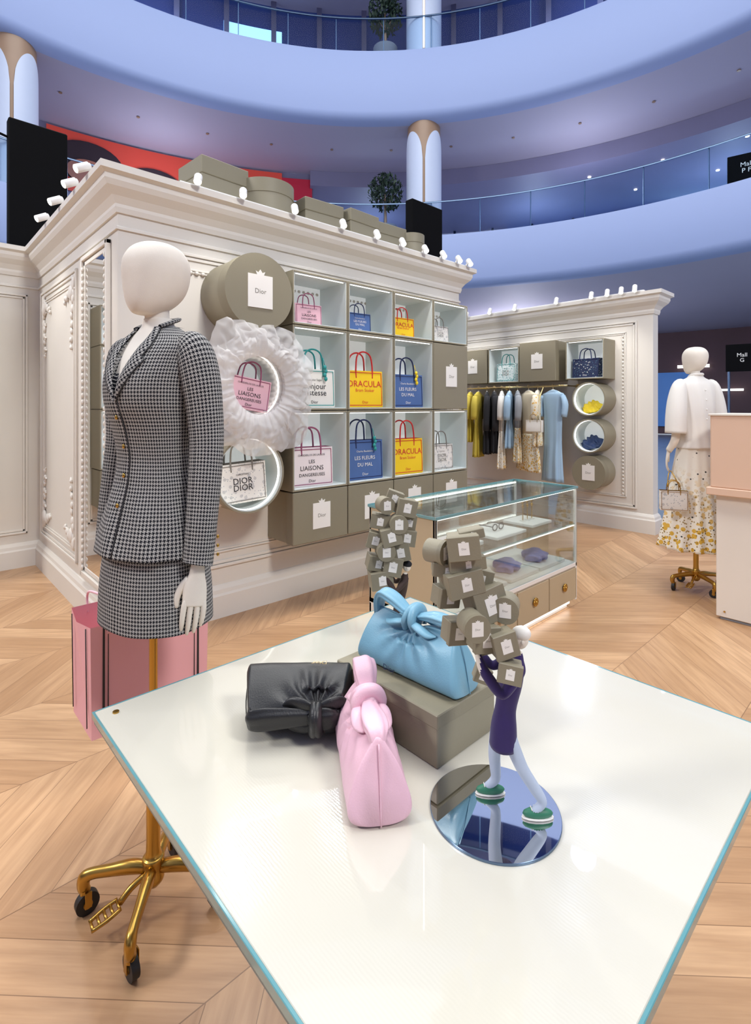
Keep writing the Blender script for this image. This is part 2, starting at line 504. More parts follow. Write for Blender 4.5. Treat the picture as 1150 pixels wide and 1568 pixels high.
revolve(mb, [(12.2, 10.8), (11.95, 10.84), (11.82, 10.95), (11.78, 11.1), (11.78, 12.95), (11.84, 13.1)], LAV)
revolve(mb, [(11.84, 13.1), (17, 13.1)], LAVS, smooth=False)
revolve(mb, [(15.6, 10.79), (15.6, 10.2), (22, 10.2)], LAVD, 60, -9, 120, False)
for R in (16.8, 19):
    for k in range(12):
        p = cpos(R, -4+k*8.4+R*2); mb.cyl((p.x, p.y, 10.19), (p.x, p.y, 10.16), .06, DOWNL, 12)
for k in range(40):
    p = cpos(13.8, k*9+3); mb.cyl((p.x, p.y, 10.79), (p.x, p.y, 10.77), .05, COLT, 12)
mb.build('ceiling_middle_level', False)
mb = MB()
revolve(mb, [(17, 17.5), (11.8, 17.5)], LAVS, smooth=False); revolve(mb, [(11.8, 17.5), (11.8, 19)], LAV)
mb.build('ceiling_upper_level', False)
mb = MB()
revolve(mb, [(16, 7), (16, 10.8)], LAVD, 60, -180, -8.5)
revolve(mb, [(16, 7), (22, 7.01)], LAVD, 4, -8.6, -8.5)
revolve(mb, [(21.5, 7), (21.5, 10.2)], NAVYW, 40, -9, 8)
revolve(mb, [(21.5, 7), (21.5, 10.2)], LAVS, 40, 8, 18)
revolve(mb, [(21.5, 7), (21.5, 10.2)], BLUEW, 60, 18, 75)
revolve(mb, [(21.5, 7), (21.5, 10.2)], LAVD, 60, 75, 180)
for k in range(10):
    a = 17+k*3.4; revolve(mb, [(21.3, 7.5+(k % 3)*.5), (21.25, 8.1+(k % 4)*.4)], CYANE, 3, a, a+.9+(k % 3)*.9)
for (a0, a1, z0, z1, th) in ((27, 46, 8.4, 10.0, .55), (30, 50, 7.9, 9.3, .4), (18, 27, 9.5, 8.4, .35), (34, 56, 7.4, 8.5, .35)):
    n = 24; vs = []; fs = []
    for i in range(n+1):
        t = i/n; z = z0+(z1-z0)*sin(t*pi/2)
        vs += [cpos(21.1, a0+(a1-a0)*t, z), cpos(21.1, a0+(a1-a0)*t, min(10.15, z+th*(.4+t)))]
    for i in range(n): fs.append([2*i, 2*i+2, 2*i+3, 2*i+1])
    mb.add(vs, fs, CYANE)
for k in range(9):
    a = -4+k*5; revolve(mb, [(21.45, 7), (21.2, 7), (21.2, 10.2), (21.45, 10.2)], METAL, 2, a, a+.3)
mb.build('wall_middle_level', False)
mb = MB()
revolve(mb, [(16.2, 13.1), (16.2, 17.5)], NAVYW, 120, 0, 360)
revolve(mb, [(16.0, 14.0), (16.0, 16.4)], CYANE, 10, -21, -13)
for k in range(20):
    a = -60+k*6.5; revolve(mb, [(16.1, 13.1), (15.9, 13.1), (15.9, 17.5), (16.1, 17.5)], LAVD, 2, a, a+.7)
for k in range(16):
    a = -50+k*7; revolve(mb, [(16.05, 13.6+(k % 3)*.3), (16.05, 15.4+(k % 2)*.5)], BLUEW if k % 3 else LAVD, 4, a, a+4.5)
mb.build('wall_upper_level', False)
mb = MB()
revolve(mb, [(27, 0), (27, 5.3)], DARKW, 120, 0, 360)
for k in range(24):
    a = k*15+2; revolve(mb, [(26.8, .4), (26.8, 3.2)], BLUEW, 5, a, a+6)
for k in range(30):
    revolve(mb, [(26.7, 3.4), (26.7, 3.55)], LED, 3, k*12, k*12+3)
    revolve(mb, [(26.7, 2.2), (26.7, 2.3)], LED, 3, k*12+4, k*12+6)
mb.build('wall_ground_level', False)
mb = MB()
revolve(mb, [(15.9, 8.7), (15.9, 10.72)], REDB, 50, -42, -13)
revolve(mb, [(15.9, 9.0), (15.9, 10.55)], CRIM, 12, -13, -8.7)
for ph, zz, r in ((-37.6, 9.75, .85), (-30, 9.4, .8)):
    for mat, rr, dz, R in ((HAIRB, r, 0, 15.84), (SKINB, r*.6, -.35, 15.78)):
        pts = []
        for i in range(28):
            a = 2*pi*i/28; x = rr*1.3*cos(a); z = zz+dz+rr*.85*sin(a)
            pts.append(cpos(R, ph+math.degrees(x/R), z))
        mb.add(pts, [list(range(28))], mat)
mb.build('billboard', False)
for nm, zz in (('a', 7.0), ('b', 13.1)):
    mb = MB()
    revolve(mb, [(11.9, zz), (11.9, zz+1.08)], GLASSB, 144)
    revolve(mb, [(11.88, zz+1.08), (11.88, zz+1.115), (11.93, zz+1.115), (11.93, zz+1.08), (11.88, zz+1.08)], METAL, 144)
    for k in range(48):
        p = cpos(11.93, k*7.5+2); mb.cyl((p.x, p.y, zz), (p.x, p.y, zz+1.1), .015, METAL, 6)
    mb.build('glass_balcony_railing', False)
mb = MB()
for k in range(6):
    c = cpos(12.5, 8.2-56.5*(k)+(0), 0)
    gap = math.degrees(atan2(-c.y, -c.x))
    mb.cyl((c.x, c.y, -.03), (c.x, c.y, 17.5), .55, COLT, 40)
    for (z0, z1) in ((0.1, 5.2), (7.05, 10.75), (13.15, 17.3)):
        for s in range(4):
            a0 = gap+s*90+4; na = 22; vs = []; fs = []; vs2 = []; fs2 = []
            for i in range(na+1):
                f = i/na; a = radians(a0+82*f)
                top = z1-.22-.95*(1-sqrt(max(0, 1-(2*f-1)**2)))
                for z in (z0, (z0+top)/2, top): vs.append((c.x+.59*cos(a), c.y+.59*sin(a), z))
                vs2 += [(c.x+.59*cos(a), c.y+.59*sin(a), top), (c.x+.54*cos(a), c.y+.54*sin(a), top)]
            for i in range(na):
                for j in range(2): fs.append([i*3+j, (i+1)*3+j, (i+1)*3+j+1, i*3+j+1])
                fs2.append([2*i, 2*i+1, 2*i+3, 2*i+2])
            mb.add(vs, fs, COLW, True); mb.add(vs2, fs2, COLW)
    a = radians(gap); mb.cyl((c.x+.56*cos(a), c.y+.56*sin(a), 13.2), (c.x+.56*cos(a), c.y+.56*sin(a), 17.2), .025, LED, 8)
mb.build('column', False)
def tree(name, p, s):
    mb = MB(Tr(*p))
    mb.zloft([(0, 0, 0, .24*s, .24*s), (.1*s, 0, 0, .3*s, .3*s), (.45*s, 0, 0, .36*s, .36*s), (.5*s, 0, 0, .33*s, .33*s)], POT, 20)
    mb.tube([(0, 0, .45*s), (.02, .01, .8*s), (-.02, 0, 1.3*s)], [.05*s, .04*s, .03*s], COLT, 8)
    for k in range(5):
        a = k*1.3; mb.tube([(0, 0, 1.0*s), (.25*s*cos(a), .25*s*sin(a), 1.4*s)], .015*s, COLT, 5)
    vs = []; fs = []
    for k in range(900):
        while True:
            q = Vector((random.uniform(-1, 1), random.uniform(-1, 1), random.uniform(-1, 1)))
            if .35 < q.length < 1+.15*noise.noise(q*3): break
        c = Vector((q.x*.52*s, q.y*.52*s, 1.5*s+q.z*.55*s))
        R = Matrix.Rotation(random.uniform(0, 6), 3, 'Z') @ Matrix.Rotation(random.uniform(0, 3), 3, 'X')
        o = len(vs); l = .07*s
        vs += [c+R @ Vector((0, -l, 0)), c+R @ Vector((l*.45, 0, 0)), c+R @ Vector((0, l, 0)), c+R @ Vector((-l*.45, 0, 0))]
        fs.append([o, o+1, o+2, o+3])
    mb.add(vs, fs, LEAF)
    mb.build(name, False)
pt = cpos(12.6, 2.2); tree('potted_tree', (pt.x, pt.y, 7.02), 1.15)
pt = cpos(12.6, 2.2); tree('potted_tree', (pt.x, pt.y, 13.12), 1.15)
def sign(name, R, ph, z0, z1, w, base, txt):
    c = cpos(R, ph); d = (Vector((0, 0, 0))-Vector((c.x, c.y, 0))).normalized()
    ang = math.degrees(atan2(d.y, d.x))+90
    mb = MB(Tr(c.x, c.y, 0) @ Rz(ang))
    mb.box((0, 0, (z0+z1)/2), (w, .08, z1-z0), SCREEN, .01)
    for sx in (-w*.4, w*.4): mb.cyl((sx, .0, base), (sx, .0, z0+.02), .03, METAL, 8)
    mb.text(txt, .2*w, TAG, Tr(0, -.045, (z0+z1)/2))
    mb.build(name)
sign('hanging_sign', 12.3, 50.4, 7.1, 7.8, .8, 7.0, 'Mall\nP F')
sign('wayfinding_sign', 12.6, 49.6, 2.35, 3.05, .7, -.03, 'Mall\nG')

# ---------------------------------------------------------------- boutique walls
YF = 3.375; XS = 1.01; YR = 5.64; XE = 4.32; ZT = 2.62
CORN = [(0, ZT), (.012, ZT), (.02, ZT+.03), (.02, ZT+.05), (.045, ZT+.09), (.085, ZT+.13), (.1, ZT+.16), (.1, ZT+.19), (.13, ZT+.205), (.13, ZT+.245), (0, ZT+.245)]
BASE = [(0, 0), (.035, 0), (.035, .15), (.026, .165), (.022, .19), (.008, .215), (0, .22)]
mb = MB(); mb.bb(XS, XE, YF, YF+.14, 0, ZT+.24, WALL, 0); mb.build('wall_display')
mb = MB(); mb.bb(XS+.12, XE-.12, YF+.14, YR, ZT+.1, ZT+.198, WALL, 0); mb.build('ceiling_display_unit')
mb = MB(); mb.bb(XE-.12, XE, YF+.14, YR, 0, ZT+.2, WALL, 0); mb.build('wall_end')
mb = MB(); mb.bb(XS, XS+.12, YF+.14, YR+.12, 0, ZT+.24, WALL, 0); mb.build('wall_side')
mb = MB(); mb.bb(-2.5, XS, YR, YR+.12, 0, ZT+.24, WALL, 0); mb.build('wall_rear_left')
PATH = [((XE, YF+1.2), (1, 0)), ((XE, YF), (1, -1)), ((XS, YF), (-1, -1)), ((XS, YR), (-1, -1)), ((-2.5, YR), (0, -1))]
mb = MB(); sweep(mb, PATH, CORN, TRIM)
sweep(mb, PATH, [(0, 2.52), (.012, 2.52), (.012, 2.535), (0, 2.545)], TRIM)
mb.build('trim_cornice_display')
mb = MB(); sweep(mb, PATH, BASE, TRIM); mb.build('baseboard_display')
mb = MB(Tr(0, YF, 0))
frame(mb, 1.2, 4.22, .34, 2.46, 0)
frame(mb, 1.3, 4.12, .44, 2.36, 0, wd=.022, d=.012)
for k in range(64): mb.ell((1.33+k*.043, -.01, 2.335), (.017, .012, .013), TRIM, 6)
mb.build('trim_panel_display')
mb = MB(Tr(XS, 0, 0) @ Rz(-90))
frame(mb, -5.5, -4.28, .3, 2.46, 0)
frame(mb, -5.42, -4.36, .38, 2.38, 0, wd=.022, d=.012)
for (uu, s1) in ((-5.4, 1), (-4.38, -1)):
    leafscroll(mb, uu, 0, 2.36, s1, -1, 1.5); leafscroll(mb, uu, 0, .42, s1, 1, 1.5)
mb.build('trim_panel_side')
mb = MB(Tr(0, YR, 0))
frame(mb, .60, .92, .3, 2.46, 0, wd=.03); frame(mb, -1.2, .58, .3, 2.46, 0)
mb.build('trim_panel_rear')
mb = MB(Tr(XS, 0, 0) @ Rz(-90))
mb.box((-3.8, -.008, 1.38), (.50, .012, 2.14), MIRROR, .001)
frame(mb, -4.1, -3.5, .27, 2.49, -.001, wd=.05, d=.03)
for k in range(46):
    for uu in (-4.055, -3.545): mb.ell((uu, -.026, .33+k*.046), (.01, .01, .017), TRIM, 6)
mb.build('wall_mirror')

XB = 6.33
mb = MB(); mb.bb(XB, XB+.15, 2.19, 6.2, 0, 2.66, WALL, 0); mb.build('wall_back')
PATH2 = [((XB+.15, 2.4), (1, 0)), ((XB+.15, 2.19), (1, -1)), ((XB, 2.19), (-1, -1)), ((XB, 6.2), (-1, 0))]
mb = MB(); sweep(mb, PATH2, [(o, z-.12) for o, z in CORN], TRIM)
mb.build('trim_cornice_back')
mb = MB(); sweep(mb, PATH2, BASE, TRIM); mb.build('baseboard_back')
mb = MB(Tr(XB, 0, 0) @ Rz(-90))
frame(mb, -6.0, -2.36, .26, 2.44, 0); frame(mb, -5.9, -2.48, .38, 2.32, 0, wd=.022, d=.012)
for k in range(44): mb.ell((-2.52, -.008, .42+k*.043), (.012, .01, .016), TRIM, 6)
mb.build('trim_panel_back')

# ---------------------------------------------------------------- boxes & cubbies
def label(mb, u, w, z, s=1.0, txt=True, X=None):
    X = X if X is not None else I4
    a, b = .078*s, .092*s
    pts = [(-a, -b), (a, -b), (a, b), (.022*s, b), (.03*s, b+.02*s), (.012*s, b+.012*s), (0, b+.03*s), (-.012*s, b+.012*s), (-.03*s, b+.02*s), (-.022*s, b), (-a, b)]
    mb.poly(pts, .004*s, TAG, X @ Tr(u, w-.004*s, z))
    if txt: mb.text('Dior', .038*s, INK, X @ Tr(u, w-.0048*s, z))
def closedbox(mb, u0, u1, z0, z1, wf, wb=-.001, ls=1.0):
    g = .004
    mb.bb(u0+g+.006, u1-g-.006, wb, wf+.09, z0+g+.004, z1-g-.004, TAUPE, .004)
    mb.bb(u0+g, u1-g, wf+.09, wf, z0+g, z1-g, TAUPED, .005)
    label(mb, (u0+u1)/2, wf, (z0+z1)/2, ls)
def cubby(mb, u0, u1, z0, z1, wf, wb=-.001):
    g = .003; t = .012; u0 += g; u1 -= g; z0 += g; z1 -= g
    mb.bb(u0, u0+t, wf, wb, z0, z1, TAUPE); mb.bb(u1-t, u1, wf, wb, z0, z1, TAUPE)
    mb.bb(u0+t, u1-t, wf, wb, z0, z0+t, TAUPE); mb.bb(u0+t, u1-t, wf, wb, z1-t, z1, TAUPE)
    a0, a1, b0, b1 = u0+t, u1-t, z0+t, z1-t; q = .005; f = wf+.004
    mb.bb(a0, a0+q, f, wb, b0, b1, LINING, .001); mb.bb(a1-q, a1, f, wb, b0, b1, LINING, .001)
    mb.bb(a0, a1, f, wb, b0, b0+q, LINING, .001); mb.bb(a0, a1, f, wb, b1-q, b1, LINING, .001)
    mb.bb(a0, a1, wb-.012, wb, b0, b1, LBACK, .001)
    mb.bb(a0+.02, a1-.02, f+.01, f+.016, b1-q-.004, b1-q, LED, .001)
mb = MB(Tr(0, YF, 0)); WFm = -.34
cols = [2.04, 2.54, 3.03, 3.525, 4.02]; rows = [.475, .85, 1.42, 2.02, 2.40]
for r in range(4):
    for c in range(4):
        if r == 0 or (r == 2 and c == 3): closedbox(mb, cols[c], cols[c+1], rows[r], rows[r+1], WFm)
        else: cubby(mb, cols[c], cols[c+1], rows[r], rows[r+1], WFm)
mb.build('cubby_display_shelf')
mb = MB(Tr(0, YR, 0)); lc = [-.42, .07, .56]
for r in range(4):
    for c in range(2):
        if r == 0: closedbox(mb, lc[c], lc[c+1], rows[r], rows[r+1], -.33)
        else: cubby(mb, lc[c], lc[c+1], rows[r], rows[r+1], -.33)
mb.build('cubby_display_shelf')

TB = Tr(XB, 0, 0) @ Rz(-90); WFb = -.31
mb = MB(TB)
cubby(mb, -3.08, -2.61, 1.77, 2.24, WFb)
closedbox(mb, -3.70, -3.19, 1.76, 2.27, WFb-.03)
cubby(mb, -4.2, -3.72, 1.76, 2.24, WFb)
closedbox(mb, -4.7, -4.22, 1.76, 2.24, WFb)
closedbox(mb, -5.2, -4.72, 1.76, 2.24, WFb)
mb.build('cubby_display_shelf')

def roundcubby(name, T, u, z, r, wf, wb=-.002, closed=False):
    mb = MB(T)
    if closed:
        mb.cyl((u, wb, z), (u, wf+.1, z), r-.006, TAUPE, 48); mb.cyl((u, wf+.1, z), (u, wf, z), r, TAUPED, 48)
        label(mb, u, wf, z, 1.0*r/.245+.15)
    else:
        mb.pipe((u, wb, z), (u, wf, z), r, r-.012, TAUPE, TAUPE, 48)
        mb.pipe((u, wb, z), (u, wf+.004, z), r-.012, r-.018, LINING, LINING, 48)
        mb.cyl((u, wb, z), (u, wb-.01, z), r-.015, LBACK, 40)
        mb.pipe((u, wf+.03, z), (u, wf+.045, z), r-.018, r-.022, LED, LED, 48)
    return mb.build(name)
TM = Tr(0, YF, 0)
roundcubby('round_hat_box', TM, 1.775, 2.20, .25, -.36, closed=True)
roundcubby('round_display_niche', TM, 1.76, 1.585, .235, -.30)
roundcubby('round_display_niche', TM, 1.72, 1.005, .25, -.34)
roundcubby('round_display_niche', TB, -2.80, 1.535, .2, -.3)
roundcubby('round_display_niche', TB, -2.80, 1.10, .2, -.3)
roundcubby('round_hat_box', TB, -2.80, .665, .2, -.3, closed=True)
# tulle ruffle : gathered square sheets around the niche opening
mb = MB(Tr(1.765, YF-.34, 1.585))
for L in range(3):
    NA = 480; NR = 20; vs = []; fs = []
    ph = L*1.7
    for i in range(NA):
        a = 2*pi*i/NA
        rot = .12+.3*L
        sq = 1/max(abs(cos(a+rot)), abs(sin(a+rot)))
        Ro = (.41-.05*L)*(.55+.45*sq)+.015*sin(a*7+ph)+.04*noise.noise(Vector((cos(a)*3, sin(a)*3, L*5)))
        if sin(a) < -.3: Ro += .035
        for j in range(NR):
            t = j/(NR-1); r = .19+(Ro-.19)*t
            n1 = noise.noise(Vector((cos(a)*3, sin(a)*3, L*3+t*1.2)))
            fold = (sin(a*34+ph+5*n1)*(1-t)*.7+sin(a*13+ph+4*n1)*t*.7+.7*noise.noise(Vector((cos(a)*6*(.5+t), sin(a)*6*(.5+t), L*7))))
            y = -.01-.015*L-.04*sin(t*pi*.8)+fold*.022*(.15+t)+.02*t*t
            aa = a+.05*fold*t
            vs.append((r*cos(aa), y, r*sin(aa)))
    for i in range(NA):
        i2 = (i+1) % NA
        for j in range(NR-1): fs.append([i*NR+j, i2*NR+j, i2*NR+j+1, i*NR+j+1])
    mb.add(vs, fs, TULLE, True)
NA = 240; vs = []; fs = []
for i in range(NA):
    a = 2*pi*i/NA
    for j in range(6):
        t = j/5; r = .2-.02*t+.008*sin(a*30)*(1-t*.3); vs.append((r*cos(a), -.02+.26*t, r*sin(a)))
for i in range(NA):
    i2 = (i+1) % NA
    for j in range(5): fs.append([i*6+j, i2*6+j, i2*6+j+1, i*6+j+1])
mb.add(vs, fs, TULLE, True)
mb.build('tulle_ruffle_frame', False)

# ---------------------------------------------------------------- tote bags
def tote(T, w, h, d, body, trim, lines, tmat, ts=1.0, bot='Dior', charm=None, name='tote_bag'):
    mb = MB(T)
    def rr(z, ww, dd):
        n = 5; pts = []
        rc = .008
        for (cx, cy, a0) in ((ww/2-rc, dd/2-rc, 0), (-ww/2+rc, dd/2-rc, 90), (-ww/2+rc, -dd/2+rc, 180), (ww/2-rc, -dd/2+rc, 270)):
            for k in range(n):
                a = radians(a0+90*k/(n-1)); pts.append(Vector((cx+rc*cos(a), cy+rc*sin(a), z)))
        return pts
    mb.loft([rr(0, w*.97, d), rr(h*.03, w, d*1.02), rr(h*.5, w, d*.95), rr(h, w*1.02, d*.8)], body, True, False)
    mb.loft([rr(h, w*1.02, d*.8), rr(h-.01, w*1.0, d*.76), rr(h*.6, w*.98, d*.72)], trim, False, False)
    f = lambda z: -d*(.51-.11*max(0, (z/h-.1)))-.0015
    bw = w*.014
    for (u0, u1, z0, z1) in ((-w*.46, w*.46, h*.05, h*.05+bw), (-w*.46, w*.46, h*.94, h*.94+bw)):
        mb.box((0, f(z0)-.0006, (z0+z1)/2), (u1-u0, .002, z1-z0), trim, 0)
    for u in (-w*.46, w*.46):
        X = Tr(u, (f(h*.05)+f(h*.95))/2-.0006, h*.5) @ Rx(math.degrees(math.atan2(f(h*.05)-f(h*.95), h*.9)))
        mb.box((0, 0, 0), (bw, .002, h*.9), trim, 0, X)
    for s in (-1, 1):
        y = s*d*.4
        hh = h*.52
        mb.tube([(-w*.22, y, h*.8), (-w*.22, y, h*1.1), (-w*.17, y*.9, h+hh*.8), (0, y*.85, h+hh), (w*.17, y*.9, h+hh*.8), (w*.22, y, h*1.1), (w*.22, y, h*.8)], w*.018, trim, 8, 5)
    nl = len(lines)
    for i, (tx, sz) in enumerate(lines):
        z = h*.55+(nl-1)*h*.085-i*h*.17
        mb.text(tx, sz*w*ts, tmat, Tr(0, f(z)-.002, z) @ Rx(-4))
    if bot: mb.text(bot, .085*w, tmat, Tr(0, f(h*.14)-.002, h*.14))
    if charm:
        for k in range(4):
            mb.ell((w*.22+.008*(k % 2), -d*.62, h*1.05-k*.028), (.014, .012, .018), charm, 8)
        mb.tube([(w*.2, -d*.5, h*1.3), (w*.22, -d*.6, h*1.1)], .003, charm, 6, 1)
    return mb.build(name)
def tb(u, z, w, h, d, *a, rot=-6, wf=-.2, **k):
    return tote(Tr(u, YF+wf, z) @ Rz(rot), w, h, d, *a, **k)
cc = [(cols[i]+cols[i+1])/2 for i in range(4)]
z1 = rows[3]+.0205; z2 = rows[2]+.0205; z3 = rows[1]+.0205
LIA = [('CHODERLOS DE LACLOS', .055), ('LES', .1), ('LIAISONS', .13), ('DANGEREUSES', .09)]
FLE = [('Charles Baudelaire', .065), ('LES FLEURS', .125), ('DU MAL', .125)]
DRA = [('DRACULA', .195), ('Bram Stoker', .1)]
BON = [('Francoise Sagan', .06), ('Bonjour', .17), ('tristesse', .17)]
DIO = [('CHRISTIAN', .08), ('DIOR', .26), ('DIOR', .26)]
tb(cc[0]-.04, z1, .22, .155, .1, PINKC, PURP, LIA, BLACK)
tb(cc[1]-.04, z1, .22, .15, .1, BLUEC, NAVY, FLE, TAG, ts=.9)
tb(cc[2]-.04, z1, .26, .17, .1, YELC, RED, DRA, RED)
tb(cc[3]-.04, z1, .22, .15, .1, GREYTOILE, INK, DIO, INK, ts=.6, bot=None)
tb(cc[0]-.02, z2, .36, .28, .14, WHITEC, TEAL, BON, BLACK, charm=TEAL, wf=-.22)
tb(cc[1]-.02, z2, .36, .29, .14, YELC, RED, DRA, RED, wf=-.22)
tb(cc[2]-.02, z2, .35, .28, .14, BLUEC, NAVY, FLE, TAG, ts=.9, charm=YELS, wf=-.22)
tb(cc[0]-.04, z3, .36, .28, .14, PINKW, PURP, LIA, BLACK, wf=-.22)
tb(cc[1]-.02, z3, .36, .31, .14, BLUEC, NAVY, FLE, TAG, ts=.9, charm=TEAL, wf=-.22)
tb(cc[2]-.02, z3, .35, .30, .14, YELC, RED, DRA, RED, wf=-.22)
tb(cc[3]-.05, z3, .29, .23, .12, GREYTOILE, INK, DIO, INK, ts=.6, bot=None, wf=-.22)
tote(Tr(1.735, YF-.22, 1.43) @ Ry(10) @ Rz(-4), .30, .21, .1, PINKC, PURP, LIA, BLACK)
tote(Tr(1.715, YF-.2, .815) @ Ry(-3) @ Rz(-4), .34, .26, .13, GREYTOILE, INK, DIO, BLACK, ts=.65, bot=None)
for (u, z, mt_, tr_, li, tm) in ((.30, z2, GREYTOILE, PURP, DIO, INK), (-.18, z2, PINKC, PURP, LIA, BLACK), (.30, z3, GREYTOILE, INK, DIO, BLACK), (-.18, z3, BLUEC, NAVY, FLE, TAG), (.30, z1, WHITEC, TEAL, [], INK)):
    h_ = .27 if z < 1.9 else .17
    tote(Tr(u, YR-.2, z) @ Rz(4), h_*1.2, h_, .13, mt_, tr_, li, tm, ts=.65, bot=None)
tote(Tr(XB-.19, 2.86, 1.79) @ Rz(-94), .33, .23, .12, NAVYTOILE, NAVY, [], TAG, bot='Dior')
tote(Tr(XB-.19, 3.96, 1.785) @ Rz(-94), .3, .24, .12, TEALTOILE, TEAL, DIO, INK, ts=.6, bot=None)

def scarf(name, T, mat, sx=.11, sy=.06, sz=.05):
    mb = MB(T)
    def dp(p):
        q = p*18; k = 1+.35*noise.noise(q)+.12*sin(p.x*120+p.z*60)
        return Vector((p.x*k, p.y*k, max(p.z*k, -sz*.6)))
    mb.ell((0, 0, sz*.6), (sx, sy, sz), mat, 40, None, dp)
    mb.ell((sx*.3, 0, sz*1.1), (sx*.55, sy*.6, sz*.7), mat, 30, None, dp)
    return mb.build(name)
scarf('silk_scarf', Tr(XB-.16, 2.80, 1.375) @ Rz(-90) @ Ry(-10), YELS, .11, .06, .08)
scarf('silk_scarf', Tr(XB-.16, 2.80, .94) @ Rz(-90) @ Ry(-15), NAVYS, .12, .06, .09)

mb = MB()
def gbox(x, y, z, w, d, h, rot=0, rnd=False):
    X = Tr(x, y, z) @ Rz(rot)
    if rnd:
        mb.cyl((0, 0, 0), (0, 0, h*.78), w/2-.006, TAUPE, 40, X=X); mb.cyl((0, 0, h*.78), (0, 0, h), w/2, TAUPED, 40, X=X)
    else:
        mb.box((0, 0, h*.38), (w-.012, d-.012, h*.76), TAUPE, .004, X); mb.box((0, 0, h*.88), (w, d, h*.24), TAUPED, .005, X)
ZR = ZT+.2
gbox(1.95, 4.05, ZR, .42, .38, .57, 4)
gbox(2.38, 3.95, ZR, .48, .48, .51, 0, True)
gbox(2.88, 3.95, ZR, .42, .4, .47, -3); gbox(3.3, 3.9, ZR, .38, .4, .47, 3); gbox(3.72, 3.95, ZR, .42, .4, .46, -2)
gbox(4.03, 3.78, ZR, .28, .28, .42, 0, True)
mb.build('stacked_gift_boxes')

def spot(mb, x, y, z, dx, dy, tilt=35):
    ang = math.degrees(atan2(dy, dx))
    X = Tr(x, y, z) @ Rz(ang) @ Matrix.Scale(.82, 4)
    mb.cyl((0, 0, 0), (0, 0, .05), .012, LIGHTW, 10, X=X)
    mb.cyl((0, 0, .045), (.07, 0, .055), .009, LIGHTW, 10, X=X)
    H = X @ Tr(.09, 0, .045) @ Ry(180-tilt)
    mb.cyl((0, 0, -.05), (0, 0, .05), .032, LIGHTW, 20, X=H)
    mb.cyl((0, 0, .0501), (0, 0, .052), .026, BULB, 20, X=H)
    mb.cyl((0, 0, -.065), (0, 0, -.05), .02, LIGHTW, 16, X=H)
zc = ZT+.245
mb = MB()
for x in (1.48, 1.80, 2.22, 2.68, 3.05, 3.36, 3.66, 3.92, 4.16, 4.33):
    spot(mb, x, YF-.09, zc, -.55, -1, 48)
mb.bb(1.35, 4.35, YF-.105, YF-.07, zc, zc+.02, LIGHTW, .003)
for y in (3.55, 3.85, 4.25, 4.7): spot(mb, XS-.08, y, zc, -1, -.1, 60)
mb.bb(XS-.1, XS-.065, 3.5, 5.2, zc, zc+.02, LIGHTW, .003)
mb.build('track_spotlights')
mb = MB()
for y in (2.35, 2.5, 2.66, 2.85, 3.3, 3.9, 4.3, 4.7): spot(mb, XB-.09, y, zc-.12, -1, -.3, 40)
mb.bb(XB-.105, XB-.07, 2.25, 5.0, zc-.12, zc-.10, LIGHTW, .003)
mb.build('track_spotlights')

mb = MB(); mb.bb(.82, 1.31, 5.95, 6.07, 0, 4.18, SCREEN, .01); mb.bb(.7, 1.43, 5.85, 6.17, 0, .04, SCREEN, .01)
mb.cyl((.83, 6.0, 4.0), (.74, 6.0, 4.02), .012, SCREEN, 8); mb.build('black_totem_screen')
mb = MB(); mb.bb(4.5, 5.05, 4.2, 4.32, 0, 3.9, SCREEN, .01); mb.bb(4.42, 5.15, 4.1, 4.42, 0, .04, SCREEN, .01)
mb.build('black_totem_screen')

# ---------------------------------------------------------------- clothes rack
mb = MB()
ZL = 1.70
mb.cyl((6.02, 3.05, ZL), (6.02, 5.0, ZL), .012, BRASS, 14)
for y in (3.07, 4.1, 4.98): mb.cyl((6.02, y, ZL), (XB, y, ZL), .009, BRASS, 10); mb.cyl((XB-.01, y, ZL), (XB, y, ZL), .03, BRASS, 16)
mb.build('clothes_rail')
def garment(y, mat, zt=1.62, zb=.9, sw=.19, rot=0, hem=.16, skirt=None, zs=None, slv=.35):
    mb = MB(Tr(6.02, y, 0) @ Rz(rot))
    mb.tube([(0, 0, ZL-.012), (0, .018, ZL+.012), (0, 0, ZL+.022), (0, -.018, ZL+.008)], .0025, BRASS, 6, 4)
    mb.tube([(0, 0, ZL-.01), (0, 0, ZL-.05)], .0025, BRASS, 6, 1)
    mb.tube([(-sw*.85, 0, zt-.035), (-sw*.4, 0, zt+.0), (0, 0, zt+.035), (sw*.4, 0, zt), (sw*.85, 0, zt-.035)], .008, WHITE, 6, 3)
    sd = random.random()*9
    def md(a, z):
        k = max(0, min(1, (zt-z)/max(.01, zt-zb)))
        return 1+(.18*k)*sin(a*7+sd)+.12*k*sin(a*11+sd*2)
    zw = (zt+zb)/2 if zs is None else zs
    S = [(zb, 0, 0, hem, .055), ((zw+zb)/2, 0, 0, hem*.9, .05), (zw, 0, 0, sw*.72, .035), (zt-.14, 0, 0, sw*.85, .04), (zt-.03, 0, 0, sw, .035), (zt, 0, 0, sw*.7, .025), (zt+.03, 0, 0, sw*.25, .02)]
    if skirt:
        mb.zloft([q for q in S[2:]], mat, 40, 2.4, 4, md); mb.zloft(S[:3], skirt, 40, 2.4, 6, md)
    else: mb.zloft(S, mat, 40, 2.4, 4, md)
    for s in (-1, 1):
        mb.tube([(s*sw*.9, 0, zt-.04), (s*(sw+.02), 0, zt-.15), (s*(sw+.01), .01, zt-slv)], [.035, .045, .04], mat, 10, 3, flat=.7)
    mb.build('hanging_garment')
garment(4.62, GCREAM, zb=1.0, rot=20); garment(4.50, GYEL, zb=.95, rot=25); garment(4.36, GYEL, zb=.75, rot=20)
